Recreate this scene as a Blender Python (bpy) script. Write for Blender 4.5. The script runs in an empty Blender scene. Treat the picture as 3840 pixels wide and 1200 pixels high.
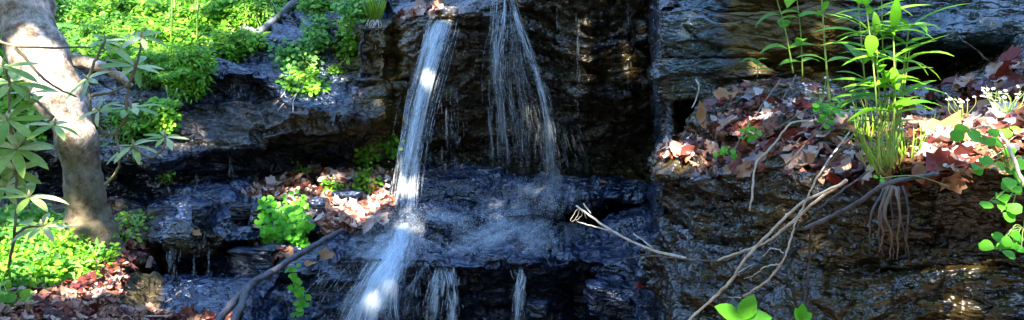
import bpy, bmesh, math, random
import numpy as np
from mathutils import Vector, Matrix
from mathutils.bvhtree import BVHTree

random.seed(7)
RNG = np.random.default_rng(7)
scene = bpy.context.scene
COL = scene.collection
F = 2742.0
CAM = Vector((0.0, 0.0, 1.6))

def P(px, py, d):
    """a point of the place d metres in front of the viewpoint"""
    return Vector(((px - 1920) / F * d, d, CAM.z + (600 - py) / F * d))

# ------------------------------------------------------------------ camera, light, sky
cam = bpy.data.cameras.new('camera')
cam.sensor_width = 36.0
cam.lens = 36.0 * F / 3840
cam.clip_end = 2000
cam_o = bpy.data.objects.new('camera', cam)
cam_o.location = CAM
cam_o.rotation_euler = (math.radians(90), 0, 0)
COL.objects.link(cam_o)
scene.camera = cam_o

SUN_TO = Vector((-0.14, -0.72, 0.68)).normalized()      # towards the sun
sun = bpy.data.lights.new('sun', 'SUN')
sun.energy = 3.1
sun.angle = math.radians(0.6)
sun.color = (1.0, 0.94, 0.84)
so = bpy.data.objects.new('sun', sun)
so.rotation_euler = SUN_TO.to_track_quat('Z', 'Y').to_euler()
so.location = SUN_TO * 30
COL.objects.link(so)

w = bpy.data.worlds.new('World')
scene.world = w
w.use_nodes = True
nt = w.node_tree
bg = nt.nodes['Background']
sky = nt.nodes.new('ShaderNodeTexSky')
sky.sky_type = 'NISHITA'
sky.sun_disc = False
sky.sun_elevation = math.asin(SUN_TO.z)
sky.sun_rotation = math.atan2(SUN_TO.x, SUN_TO.y)
sky.ozone_density = 5.0
sky.dust_density = 0.2
sky.air_density = 1.0
nt.links.new(sky.outputs[0], bg.inputs[0])
bg.inputs[1].default_value = 0.15

scene.view_settings.view_transform = 'Standard'
scene.view_settings.look = 'None'
scene.view_settings.exposure = 3.2
scene.view_settings.gamma = 1.0
scene.render.engine = 'CYCLES'
scene.cycles.max_bounces = 8
scene.cycles.transparent_max_bounces = 48
scene.cycles.use_denoising = True

# ------------------------------------------------------------------ noise in numpy
def _hash(ix, iy, iz, s):
    h = (ix.astype(np.int64) * 374761393 + iy.astype(np.int64) * 668265263 + iz.astype(np.int64) * 2147483647 + s * 974711) & 0xFFFFFFFF
    h = ((h ^ (h >> 13)) * 1274126177) & 0xFFFFFFFF
    h = ((h ^ (h >> 15)) * 2246822519) & 0xFFFFFFFF
    return ((h ^ (h >> 16)) & 0xFFFFFF) / float(0xFFFFFF)

def vnoise(p, s=0):
    i = np.floor(p).astype(np.int64)
    f = p - i
    u = f * f * f * (f * (f * 6 - 15) + 10)
    r = 0
    for dx in (0, 1):
        wx = u[:, 0] if dx else 1 - u[:, 0]
        for dy in (0, 1):
            wy = u[:, 1] if dy else 1 - u[:, 1]
            for dz in (0, 1):
                wz = u[:, 2] if dz else 1 - u[:, 2]
                r = r + wx * wy * wz * _hash(i[:, 0] + dx, i[:, 1] + dy, i[:, 2] + dz, s)
    return r * 2 - 1

def fbm(p, octv=4, s=0):
    a, r, t = 1.0, 0, 0
    for k in range(octv):
        r = r + a * vnoise(p * (2.03 ** k) + 13.7 * k, s + k)
        t += a
        a *= 0.5
    return r / t

def worley(p, s=0):
    i = np.floor(p).astype(np.int64)
    f1 = np.full(len(p), 9.0)
    f2 = np.full(len(p), 9.0)
    idr = np.zeros(len(p))
    for dx in (-1, 0, 1):
        for dy in (-1, 0, 1):
            for dz in (-1, 0, 1):
                c = i + np.array([dx, dy, dz])
                q = np.stack([_hash(c[:, 0], c[:, 1], c[:, 2], s + k) for k in range(3)], 1) + c
                dd = np.sqrt(((q - p) ** 2).sum(1))
                near = dd < f1
                f2 = np.where(near, f1, np.minimum(f2, dd))
                idr = np.where(near, _hash(c[:, 0], c[:, 1], c[:, 2], s + 9), idr)
                f1 = np.where(near, dd, f1)
    return f1, f2, idr

# ------------------------------------------------------------------ materials
def new_mat(name):
    m = bpy.data.materials.new(name)
    m.use_nodes = True
    n = m.node_tree.nodes
    return m, n, m.node_tree.links, n['Principled BSDF']

def ramp(n, stops):
    r = n.new('ShaderNodeValToRGB')
    e = r.color_ramp.elements
    while len(e) < len(stops):
        e.new(0.5)
    for k, (pos, c) in enumerate(stops):
        e[k].position = pos
        e[k].color = (c[0], c[1], c[2], 1)
    return r

def noise_node(n, l, scale, detail=5, vec=None, rough=0.6):
    t = n.new('ShaderNodeTexNoise')
    t.inputs['Scale'].default_value = scale
    t.inputs['Detail'].default_value = detail
    t.inputs['Roughness'].default_value = rough
    if vec is not None:
        l.new(vec, t.inputs['Vector'])
    return t

def mixrgb(n, l, fac, a, b, blend='MIX'):
    m = n.new('ShaderNodeMix')
    m.data_type = 'RGBA'
    m.blend_type = blend
    for sock, v in ((m.inputs[0], fac), (m.inputs[6], a), (m.inputs[7], b)):
        if isinstance(v, (int, float)):
            sock.default_value = v
        elif isinstance(v, tuple):
            sock.default_value = (v[0], v[1], v[2], 1)
        else:
            l.new(v, sock)
    return m.outputs[2]

def rock_material():
    m, n, l, b = new_mat('wet_rock')
    tc = n.new('ShaderNodeTexCoord')
    mp = n.new('ShaderNodeMapping')
    mp.inputs['Scale'].default_value = (0.85, 1.3, 1.7)
    l.new(tc.outputs['Object'], mp.inputs['Vector'])
    v = mp.outputs[0]
    at = n.new('ShaderNodeAttribute')
    at.attribute_name = 'tone'
    sep = n.new('ShaderNodeSeparateColor')
    l.new(at.outputs['Color'], sep.inputs[0])
    n1 = noise_node(n, l, 2.2, 8, v, 0.7)
    n2 = noise_node(n, l, 14, 6, v, 0.7)
    n3 = noise_node(n, l, 48, 2, v, 0.5)
    dark = ramp(n, [(0.3, (0.001, 0.0018, 0.003)), (0.5, (0.005, 0.013, 0.036)), (0.72, (0.019, 0.042, 0.115))])  # blue tint paints the sky's sheen on wet rock into the base colour
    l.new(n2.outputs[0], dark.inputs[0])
    brown = ramp(n, [(0.28, (0.005, 0.003, 0.001)), (0.48, (0.020, 0.012, 0.002)), (0.62, (0.052, 0.034, 0.005)), (0.8, (0.12, 0.09, 0.016))])
    l.new(n2.outputs[0], brown.inputs[0])
    teal = ramp(n, [(0.3, (0.004, 0.009, 0.010)), (0.5, (0.018, 0.036, 0.040)), (0.7, (0.07, 0.11, 0.115))])
    l.new(n2.outputs[0], teal.inputs[0])
    # masks broken up by noise
    def mask(sock):
        a = n.new('ShaderNodeMath'); a.operation = 'MULTIPLY_ADD'
        l.new(n1.outputs[0], a.inputs[0]); a.inputs[1].default_value = 1.6; a.inputs[2].default_value = -0.8
        c = n.new('ShaderNodeMath'); c.operation = 'ADD'; c.use_clamp = True
        l.new(a.outputs[0], c.inputs[0]); l.new(sock, c.inputs[1])
        s = n.new('ShaderNodeMath'); s.operation = 'MULTIPLY'; s.use_clamp = True
        l.new(c.outputs[0], s.inputs[0])
        l.new(sock, s.inputs[1])
        q = n.new('ShaderNodeMath'); q.operation = 'MULTIPLY'; q.use_clamp = True
        l.new(s.outputs[0], q.inputs[0]); q.inputs[1].default_value = 1.7
        return q.outputs[0]
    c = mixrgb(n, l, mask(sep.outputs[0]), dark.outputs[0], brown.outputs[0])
    olive = ramp(n, [(0.3, (0.025, 0.015, 0.002)), (0.5, (0.095, 0.060, 0.008)), (0.7, (0.19, 0.135, 0.022))])
    l.new(n2.outputs[0], olive.inputs[0])
    c = mixrgb(n, l, mask(sep.outputs[2]), c, teal.outputs[0])
    c = mixrgb(n, l, mask(at.outputs['Alpha']), c, olive.outputs[0])
    # small moss flecks
    mo = noise_node(n, l, 6.5, 7, v, 0.75)
    mr = ramp(n, [(0.56, (0, 0, 0)), (0.68, (1, 1, 1))])
    l.new(mo.outputs[0], mr.inputs[0])
    mf = n.new('ShaderNodeMath'); mf.operation = 'MULTIPLY'
    l.new(mr.outputs[0], mf.inputs[0])
    mfa = n.new('ShaderNodeMath'); mfa.operation = 'MULTIPLY_ADD'
    l.new(sep.outputs[0], mfa.inputs[0]); mfa.inputs[1].default_value = 0.55; mfa.inputs[2].default_value = 0.12
    l.new(mfa.outputs[0], mf.inputs[1])
    c = mixrgb(n, l, mf.outputs[0], c, (0.040, 0.060, 0.008))
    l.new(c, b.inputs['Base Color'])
    rr = n.new('ShaderNodeMapRange')
    l.new(sep.outputs[1], rr.inputs[0])
    rr.inputs[3].default_value = 0.60
    rr.inputs[4].default_value = 0.10
    rv = n.new('ShaderNodeMath'); rv.operation = 'MULTIPLY_ADD'; rv.use_clamp = True
    l.new(n2.outputs[0], rv.inputs[0]); rv.inputs[1].default_value = 0.22
    l.new(rr.outputs[0], rv.inputs[2])
    l.new(rv.outputs[0], b.inputs['Roughness'])
    b.inputs['Specular IOR Level'].default_value = 0.4
    # the running water film
    wm = n.new('ShaderNodeMath'); wm.operation = 'POWER'
    l.new(sep.outputs[1], wm.inputs[0]); wm.inputs[1].default_value = 2.0
    wr = ramp(n, [(0.40, (0.12,) * 3), (0.58, (1.0,) * 3)])
    nw = noise_node(n, l, 3.1, 5, v, 0.65)
    l.new(nw.outputs[0], wr.inputs[0])
    wm2 = n.new('ShaderNodeMath'); wm2.operation = 'MULTIPLY'
    l.new(wm.outputs[0], wm2.inputs[0]); l.new(wr.outputs[0], wm2.inputs[1])
    l.new(wm2.outputs[0], b.inputs['Coat Weight'])
    b.inputs['Coat Roughness'].default_value = 0.07
    b.inputs['Coat IOR'].default_value = 1.6
    n4 = noise_node(n, l, 17, 2, v, 0.5)
    bp = n.new('ShaderNodeBump'); bp.inputs['Strength'].default_value = 1.0; bp.inputs['Distance'].default_value = 0.07
    nb = noise_node(n, l, 7, 3, v, 0.5)
    l.new(nb.outputs[0], bp.inputs['Height'])
    bp2 = n.new('ShaderNodeBump'); bp2.inputs['Strength'].default_value = 1.0; bp2.inputs['Distance'].default_value = 0.030
    l.new(n4.outputs[0], bp2.inputs['Height'])
    l.new(bp.outputs[0], bp2.inputs['Normal'])
    bp3 = n.new('ShaderNodeBump'); bp3.inputs['Strength'].default_value = 0.8; bp3.inputs['Distance'].default_value = 0.006
    l.new(n3.outputs[0], bp3.inputs['Height'])
    l.new(bp2.outputs[0], bp3.inputs['Normal'])
    l.new(bp3.outputs[0], b.inputs['Normal'])
    l.new(bp3.outputs[0], b.inputs['Coat Normal'])
    return m

def leaf_material(name, stops, trans=0.45, rough=0.42, spec=0.22):
    """per-leaf colour, light shining through the blade"""
    m, n, l, b = new_mat(name)
    g = n.new('ShaderNodeNewGeometry')
    r = ramp(n, stops)
    l.new(g.outputs['Random Per Island'], r.inputs[0])
    tc = n.new('ShaderNodeTexCoord')
    nn = noise_node(n, l, 30, 3, tc.outputs['Object'])
    hs = n.new('ShaderNodeHueSaturation')
    mr = n.new('ShaderNodeMapRange')
    l.new(nn.outputs[0], mr.inputs[0]); mr.inputs[3].default_value = 0.6; mr.inputs[4].default_value = 1.4
    l.new(mr.outputs[0], hs.inputs['Value'])
    l.new(r.outputs[0], hs.inputs['Color'])
    l.new(hs.outputs[0], b.inputs['Base Color'])
    b.inputs['Roughness'].default_value = rough
    b.inputs['Specular IOR Level'].default_value = spec
    t = n.new('ShaderNodeBsdfTranslucent')
    l.new(hs.outputs[0], t.inputs[0])
    mx = n.new('ShaderNodeMixShader')
    mx.inputs[0].default_value = trans
    l.new(b.outputs[0], mx.inputs[1]); l.new(t.outputs[0], mx.inputs[2])
    l.new(mx.outputs[0], n['Material Output'].inputs[0])
    return m

def bark_material(name, lo, hi, moss=None, scale=12, stretch=(1, 1, 0.3), rough=0.85, bump=0.02, hi_at=0.68):
    m, n, l, b = new_mat(name)
    tc = n.new('ShaderNodeTexCoord')
    mp = n.new('ShaderNodeMapping'); mp.inputs['Scale'].default_value = stretch
    l.new(tc.outputs['Object'], mp.inputs[0])
    a = noise_node(n, l, scale, 7, mp.outputs[0], 0.7)
    r = ramp(n, [(0.3, lo), (hi_at, hi)])
    l.new(a.outputs[0], r.inputs[0])
    c = r.outputs[0]
    if moss:
        a2 = noise_node(n, l, 3.0, 6, tc.outputs['Object'], 0.7)
        r2 = ramp(n, [(0.45, (0, 0, 0)), (0.62, (0.8, 0.8, 0.8))])
        l.new(a2.outputs[0], r2.inputs[0])
        c = mixrgb(n, l, r2.outputs[0], c, moss)
    l.new(c, b.inputs['Base Color'])
    b.inputs['Roughness'].default_value = rough
    bp = n.new('ShaderNodeBump'); bp.inputs['Distance'].default_value = bump; bp.inputs['Strength'].default_value = 0.6
    l.new(a.outputs[0], bp.inputs['Height']); l.new(bp.outputs[0], b.inputs['Normal'])
    return m

def water_material(name, alpha_lo, alpha_hi, sx=40.0, sy=1.2, col=(0.86, 0.93, 0.98)):
    """aerated falling water: streaks of foam with clear gaps (UV: x across, y along, metres)"""
    m, n, l, b = new_mat(name)
    uv = n.new('ShaderNodeUVMap'); uv.uv_map = 'flow'
    mp = n.new('ShaderNodeMapping'); mp.inputs['Scale'].default_value = (sx, sy, 1)
    l.new(uv.outputs[0], mp.inputs[0])
    t = noise_node(n, l, 1.0, 5, mp.outputs[0], 0.65)
    r = ramp(n, [(0.40, (alpha_lo,) * 3), (0.68, (alpha_hi,) * 3)])
    l.new(t.outputs[0], r.inputs[0])
    mp2 = n.new('ShaderNodeMapping'); mp2.inputs['Scale'].default_value = (sx * 0.14, sy * 2.2, 1)
    l.new(uv.outputs[0], mp2.inputs[0])
    t2 = noise_node(n, l, 1.0, 3, mp2.outputs[0], 0.6)
    r2 = ramp(n, [(0.38, (0.05,) * 3), (0.58, (1.0,) * 3)])
    l.new(t2.outputs[0], r2.inputs[0])
    ve = n.new('ShaderNodeAttribute'); ve.attribute_name = 'veil'      # the water thins out to its edges
    p1 = n.new('ShaderNodeMath'); p1.operation = 'MULTIPLY'
    l.new(r.outputs[0], p1.inputs[0]); l.new(r2.outputs[0], p1.inputs[1])
    p2 = n.new('ShaderNodeMath'); p2.operation = 'MULTIPLY'
    l.new(p1.outputs[0], p2.inputs[0]); l.new(ve.outputs['Fac'], p2.inputs[1])
    b.inputs['Base Color'].default_value = (*col, 1)
    b.inputs['Roughness'].default_value = 0.25
    tl = n.new('ShaderNodeBsdfTranslucent'); tl.inputs[0].default_value = (*col, 1)
    m1 = n.new('ShaderNodeMixShader'); m1.inputs[0].default_value = 0.45
    l.new(b.outputs[0], m1.inputs[1]); l.new(tl.outputs[0], m1.inputs[2])
    tr = n.new('ShaderNodeBsdfTransparent')
    m2 = n.new('ShaderNodeMixShader')
    l.new(p2.outputs[0], m2.inputs[0]); l.new(tr.outputs[0], m2.inputs[1]); l.new(m1.outputs[0], m2.inputs[2])
    l.new(m2.outputs[0], n['Material Output'].inputs[0])
    return m

M = {}
M['rock'] = rock_material()
M['bright'] = leaf_material('bright_green_leaf', [(0.0, (0.06, 0.22, 0.008)), (0.4, (0.14, 0.40, 0.015)), (0.75, (0.24, 0.52, 0.03)), (1.0, (0.38, 0.58, 0.06))])
M['mid'] = leaf_material('mid_green_leaf', [(0.0, (0.05, 0.18, 0.012)), (0.5, (0.14, 0.38, 0.025)), (1.0, (0.30, 0.54, 0.05))])
M['cool'] = leaf_material('cool_green_leaf', [(0.0, (0.06, 0.22, 0.04)), (0.5, (0.14, 0.40, 0.07)), (1.0, (0.32, 0.56, 0.10))])
M['rhodo'] = leaf_material('leathery_leaf', [(0.0, (0.13, 0.26, 0.03)), (0.4, (0.28, 0.44, 0.08)), (0.75, (0.46, 0.58, 0.20)), (1.0, (0.62, 0.66, 0.32))], 0.3, 0.35, 0.35)
M['lance'] = leaf_material('lance_leaf', [(0.0, (0.08, 0.28, 0.012)), (0.5, (0.17, 0.44, 0.02)), (1.0, (0.30, 0.56, 0.05))], 0.5)
M['clover'] = leaf_material('round_leaf', [(0.0, (0.10, 0.42, 0.02)), (1.0, (0.20, 0.60, 0.04))], 0.45)
M['grass'] = leaf_material('grass_blade', [(0.0, (0.15, 0.32, 0.015)), (0.6, (0.30, 0.50, 0.03)), (1.0, (0.45, 0.52, 0.12))], 0.4)
M['litter'] = leaf_material('dead_leaf', [(0.0, (0.035, 0.010, 0.008)), (0.25, (0.14, 0.026, 0.020)), (0.42, (0.23, 0.052, 0.032)), (0.58, (0.28, 0.115, 0.06)), (0.74, (0.36, 0.19, 0.11)), (0.92, (0.50, 0.35, 0.27)), (1.0, (0.36, 0.14, 0.04))], 0.2, 0.4, 0.4)
M['litter_dry'] = leaf_material('dry_dead_leaf', [(0.0, (0.10, 0.030, 0.018)), (0.2, (0.26, 0.075, 0.035)), (0.4, (0.40, 0.16, 0.08)), (0.6, (0.52, 0.30, 0.21)), (0.8, (0.66, 0.50, 0.43)), (0.92, (0.72, 0.62, 0.58)), (1.0, (0.50, 0.20, 0.05))], 0.25, 0.4, 0.4)
M['leaf_red'] = leaf_material('red_dead_leaf', [(0.0, (0.16, 0.018, 0.012)), (1.0, (0.26, 0.035, 0.02))], 0.25, 0.35)
M['leaf_pale'] = leaf_material('pale_dead_leaf', [(0.0, (0.62, 0.50, 0.44)), (1.0, (0.70, 0.60, 0.54))], 0.3, 0.5)
M['leaf_tan'] = leaf_material('tan_dead_leaf', [(0.0, (0.42, 0.19, 0.08)), (1.0, (0.50, 0.25, 0.11))], 0.3, 0.5)
M['leaf_brown'] = leaf_material('brown_dead_leaf', [(0.0, (0.13, 0.050, 0.026)), (1.0, (0.22, 0.09, 0.05))], 0.2, 0.45)
M['leaf_grey'] = leaf_material('grey_dead_leaf', [(0.0, (0.26, 0.22, 0.26)), (1.0, (0.36, 0.31, 0.34))], 0.2, 0.35)
M['petal'] = leaf_material('white_petal', [(0.0, (0.75, 0.78, 0.80)), (1.0, (0.85, 0.85, 0.88))], 0.3)
M['trunk'] = bark_material('smooth_bark', (0.13, 0.085, 0.05), (0.80, 0.68, 0.59), (0.20, 0.145, 0.06), 22, (1, 1, 0.7), 0.8, 0.05, 0.56)
_n = M['trunk'].node_tree.nodes; _l = M['trunk'].node_tree.links
_tc = _n.new('ShaderNodeTexCoord')
_bl = noise_node(_n, _l, 7.5, 7, _tc.outputs['Object'], 0.75)
_br = ramp(_n, [(0.38, (0.34, 0.25, 0.17)), (0.53, (1, 1, 1))])
_l.new(_bl.outputs[0], _br.inputs[0])
_src = _n['Principled BSDF'].inputs['Base Color'].links[0].from_socket
_c1 = mixrgb(_n, _l, 1.0, _src, _br.outputs[0], 'MULTIPLY')
# olive algae tone on the trunk foot, with its shade painted in
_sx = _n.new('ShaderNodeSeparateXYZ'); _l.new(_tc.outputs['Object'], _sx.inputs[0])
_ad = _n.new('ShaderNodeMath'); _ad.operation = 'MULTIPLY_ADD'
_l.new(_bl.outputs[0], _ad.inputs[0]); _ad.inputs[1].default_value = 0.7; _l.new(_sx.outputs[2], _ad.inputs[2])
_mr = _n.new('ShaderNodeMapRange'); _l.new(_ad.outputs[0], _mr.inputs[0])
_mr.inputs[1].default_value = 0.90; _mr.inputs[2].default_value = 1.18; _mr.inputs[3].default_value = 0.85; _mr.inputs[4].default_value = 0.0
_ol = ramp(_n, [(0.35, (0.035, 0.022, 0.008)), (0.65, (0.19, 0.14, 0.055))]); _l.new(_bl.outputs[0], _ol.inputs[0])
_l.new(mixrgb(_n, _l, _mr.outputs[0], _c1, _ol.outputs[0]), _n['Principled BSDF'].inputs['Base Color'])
M['twig_pale'] = bark_material('pale_twig', (0.40, 0.30, 0.21), (0.78, 0.68, 0.56), None, 30)
M['twig_brown'] = bark_material('brown_twig', (0.09, 0.055, 0.035), (0.28, 0.19, 0.13), None, 30)
M['twig_dark'] = bark_material('wet_dark_branch', (0.022, 0.019, 0.021), (0.13, 0.115, 0.12), None, 25, (1, 1, .4), 0.3)
M['log_grey'] = bark_material('grey_log', (0.03, 0.035, 0.035), (0.22, 0.23, 0.22), (0.05, 0.06, 0.02), 14, (1, 1, 1), 0.45)
M['stem'] = bark_material('green_stem', (0.16, 0.26, 0.04), (0.32, 0.44, 0.10), None, 20, (1, 1, .3), 0.4, 0.003)
M['stem_red'] = bark_material('woody_stem', (0.10, 0.07, 0.04), (0.26, 0.22, 0.12), None, 20, (1, 1, .3), 0.6, 0.003)
M['bud'] = bark_material('leaf_bud', (0.42, 0.30, 0.18), (0.60, 0.48, 0.30), None, 40)
M['water'] = water_material('white_water', 0.0, 1.0, 120, 1.5)
M['water_thick'] = water_material('thick_white_water', 0.06, 1.0, 90, 1.6)
M['water_thin'] = water_material('thin_water', 0.0, 0.50, 130, 3.0)
M['strand'] = water_material('water_strand', 0.10, 0.85, 90, 6.0)
M['mist'] = water_material('fine_mist', 0.04, 0.24, 40, 9.0)
M['film'] = water_material('foam_film', 0.0, 0.48, 60, 14.0)
M['film_thin'] = water_material('clear_film', 0.0, 0.14, 50, 8.0)

def soil_material():
    m, n, l, b = new_mat('forest_soil')
    tc = n.new('ShaderNodeTexCoord')
    a = noise_node(n, l, 3, 8, tc.outputs['Object'], 0.7)
    r = ramp(n, [(0.3, (0.02, 0.013, 0.008)), (0.7, (0.09, 0.06, 0.035))])
    l.new(a.outputs[0], r.inputs[0]); l.new(r.outputs[0], b.inputs['Base Color'])
    b.inputs['Roughness'].default_value = 0.9
    return m
M['soil'] = soil_material()

# ------------------------------------------------------------------ objects
LOC = {}

def tag(o, label=None, cat=None, group=None, kind=None):
    if label: o['label'] = label
    if cat: o['category'] = cat
    if group: o['group'] = group
    if kind: o['kind'] = kind
    return o

def thing(name, loc, label, cat, group=None):
    o = bpy.data.objects.new(name, None)
    o.empty_display_size = 0.1
    o.location = loc
    COL.objects.link(o)
    LOC[o.name] = Vector(loc)
    return tag(o, label, cat, group)

class MB:
    def __init__(s):
        s.v, s.f, s.uv = [], [], None
    def tube(s, pts, radii, sides=6, cap=True, wob=0.0):
        n = len(pts)
        if not hasattr(radii, '__len__'):
            radii = [radii] * n
        b0 = len(s.v)
        up = Vector((0.3, 0.2, 1)).normalized()
        prev = None
        for i in range(n):
            t = (pts[min(i + 1, n - 1)] - pts[max(i - 1, 0)]).normalized()
            if prev is None:
                a = t.orthogonal().normalized()
            else:
                a = (prev - t * prev.dot(t)).normalized()
            prev = a
            bb = t.cross(a)
            for k in range(sides):
                th = 2 * math.pi * k / sides
                r = radii[i] * (1 + (random.uniform(-wob, wob) if wob else 0))
                s.v.append(tuple(pts[i] + a * (math.cos(th) * r) + bb * (math.sin(th) * r)))
        for i in range(n - 1):
            for k in range(sides):
                k2 = (k + 1) % sides
                s.f.append((b0 + i * sides + k, b0 + i * sides + k2, b0 + (i + 1) * sides + k2, b0 + (i + 1) * sides + k))
        if cap:
            s.f.append(tuple(b0 + k for k in reversed(range(sides))))
            s.f.append(tuple(b0 + (n - 1) * sides + k for k in range(sides)))
        return s
    def leaf(s, base, d, nrm, L, W, segs=4, bend=0.3, fold=0.25, peak=0.45, tip=1.0):
        """a leaf blade with a mid rib: base point, direction, upper side, length, width"""
        d = d.normalized()
        side = d.cross(nrm)
        if side.length < 1e-4:
            side = d.orthogonal()
        side.normalize()
        nrm = side.cross(d).normalized()
        b0 = len(s.v)
        cur = Vector(base)
        ang = 0.0
        for i in range(segs + 1):
            t = i / segs
            if i:
                ang += bend / segs
                dd = d * math.cos(ang) - nrm * math.sin(ang)
                cur = cur + dd * (L / segs)
            # outline
            if t < peak:
                w = math.sin(t / peak * math.pi / 2) ** 0.8
            else:
                w = math.cos((t - peak) / (1 - peak) * math.pi / 2) ** tip
            w = max(w, 0.05) * W * 0.5
            nn = nrm * math.cos(ang) + d * math.sin(ang)
            up = nn * (w * fold)
            s.v.append(tuple(cur - side * w + up))
            s.v.append(tuple(cur))
            s.v.append(tuple(cur + side * w + up))
        for i in range(segs):
            a = b0 + i * 3
            s.f.append((a, a + 1, a + 4, a + 3))
            s.f.append((a + 1, a + 2, a + 5, a + 4))
    def outline_leaf(s, base, d, nrm, size, outline, curl=0.3, wav=0.15):
        """a lobed leaf: outline in leaf coordinates, fanned from the centre, curled"""
        d = d.normalized()
        side = d.cross(nrm)
        if side.length < 1e-4:
            side = d.orthogonal()
        side.normalize()
        nrm = side.cross(d).normalized()
        b0 = len(s.v)
        ph = random.uniform(0, 6.28)
        cx = sum(p[0] for p in outline) / len(outline); cy = sum(p[1] for p in outline) / len(outline)
        def put(x, y):
            h = curl * (x * x * 1.4 + (y - .5) ** 2 * 0.8) + wav * math.sin(x * 7 + ph) * math.cos(y * 5 + ph) * 0.5
            s.v.append(tuple(Vector(base) + (side * x + d * y + nrm * h) * size))
        put(cx, cy)
        n = len(outline)
        for (x, y) in outline:
            put(cx + (x - cx) * .5, cy + (y - cy) * .5)
        for (x, y) in outline:
            put(x, y)
        for k in range(n):
            k2 = (k + 1) % n
            s.f.append((b0, b0 + 1 + k, b0 + 1 + k2))
            s.f.append((b0 + 1 + k, b0 + 1 + n + k, b0 + 1 + n + k2, b0 + 1 + k2))
    def build(s, name, mat, parent=None, smooth=True):
        off = Vector((0, 0, 0))
        if parent is not None:
            off = LOC[parent.name]
        me = bpy.data.meshes.new(name)
        vv = np.array(s.v, dtype=np.float64).reshape(-1, 3) - np.array(off)
        me.from_pydata(vv.tolist(), [], s.f)
        if s.uv is not None:
            ul = me.uv_layers.new(name='flow')
            li = np.empty(len(me.loops), dtype=np.int32)
            me.loops.foreach_get('vertex_index', li)
            ul.data.foreach_set('uv', np.array(s.uv, dtype=np.float32)[li].ravel())
        if getattr(s, 'veil', None):
            va = me.attributes.new('veil', 'FLOAT', 'POINT')
            va.data.foreach_set('value', s.veil)
        if smooth:
            me.polygons.foreach_set('use_smooth', [True] * len(me.polygons))
        me.materials.append(mat)
        o = bpy.data.objects.new(name, me)
        COL.objects.link(o)
        LOC[o.name] = off
        if parent is not None:
            o.parent = parent
        return o

def grid_mesh(name, V, mat, tone=None):
    """V: rows x cols x 3 numpy grid -> mesh object"""
    R, C, _ = V.shape
    me = bpy.data.meshes.new(name)
    idx = np.arange(R * C).reshape(R, C)
    q = np.stack([idx[:-1, :-1], idx[1:, :-1], idx[1:, 1:], idx[:-1, 1:]], -1).reshape(-1, 4)
    me.vertices.add(R * C)
    me.vertices.foreach_set('co', V.reshape(-1).astype(np.float32))
    me.loops.add(q.size)
    me.loops.foreach_set('vertex_index', q.ravel().astype(np.int32))
    me.polygons.add(len(q))
    me.polygons.foreach_set('loop_start', np.arange(0, q.size, 4, dtype=np.int32))
    me.polygons.foreach_set('loop_total', np.full(len(q), 4, dtype=np.int32))
    me.polygons.foreach_set('use_smooth', np.ones(len(q), dtype=bool))
    me.update(calc_edges=True)
    if tone is not None:
        a = me.color_attributes.new('tone', 'FLOAT_COLOR', 'POINT')
        a.data.foreach_set('color', tone.ravel().astype(np.float32))
    me.materials.append(mat)
    o = bpy.data.objects.new(name, me)
    COL.objects.link(o)
    return o, q

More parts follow.
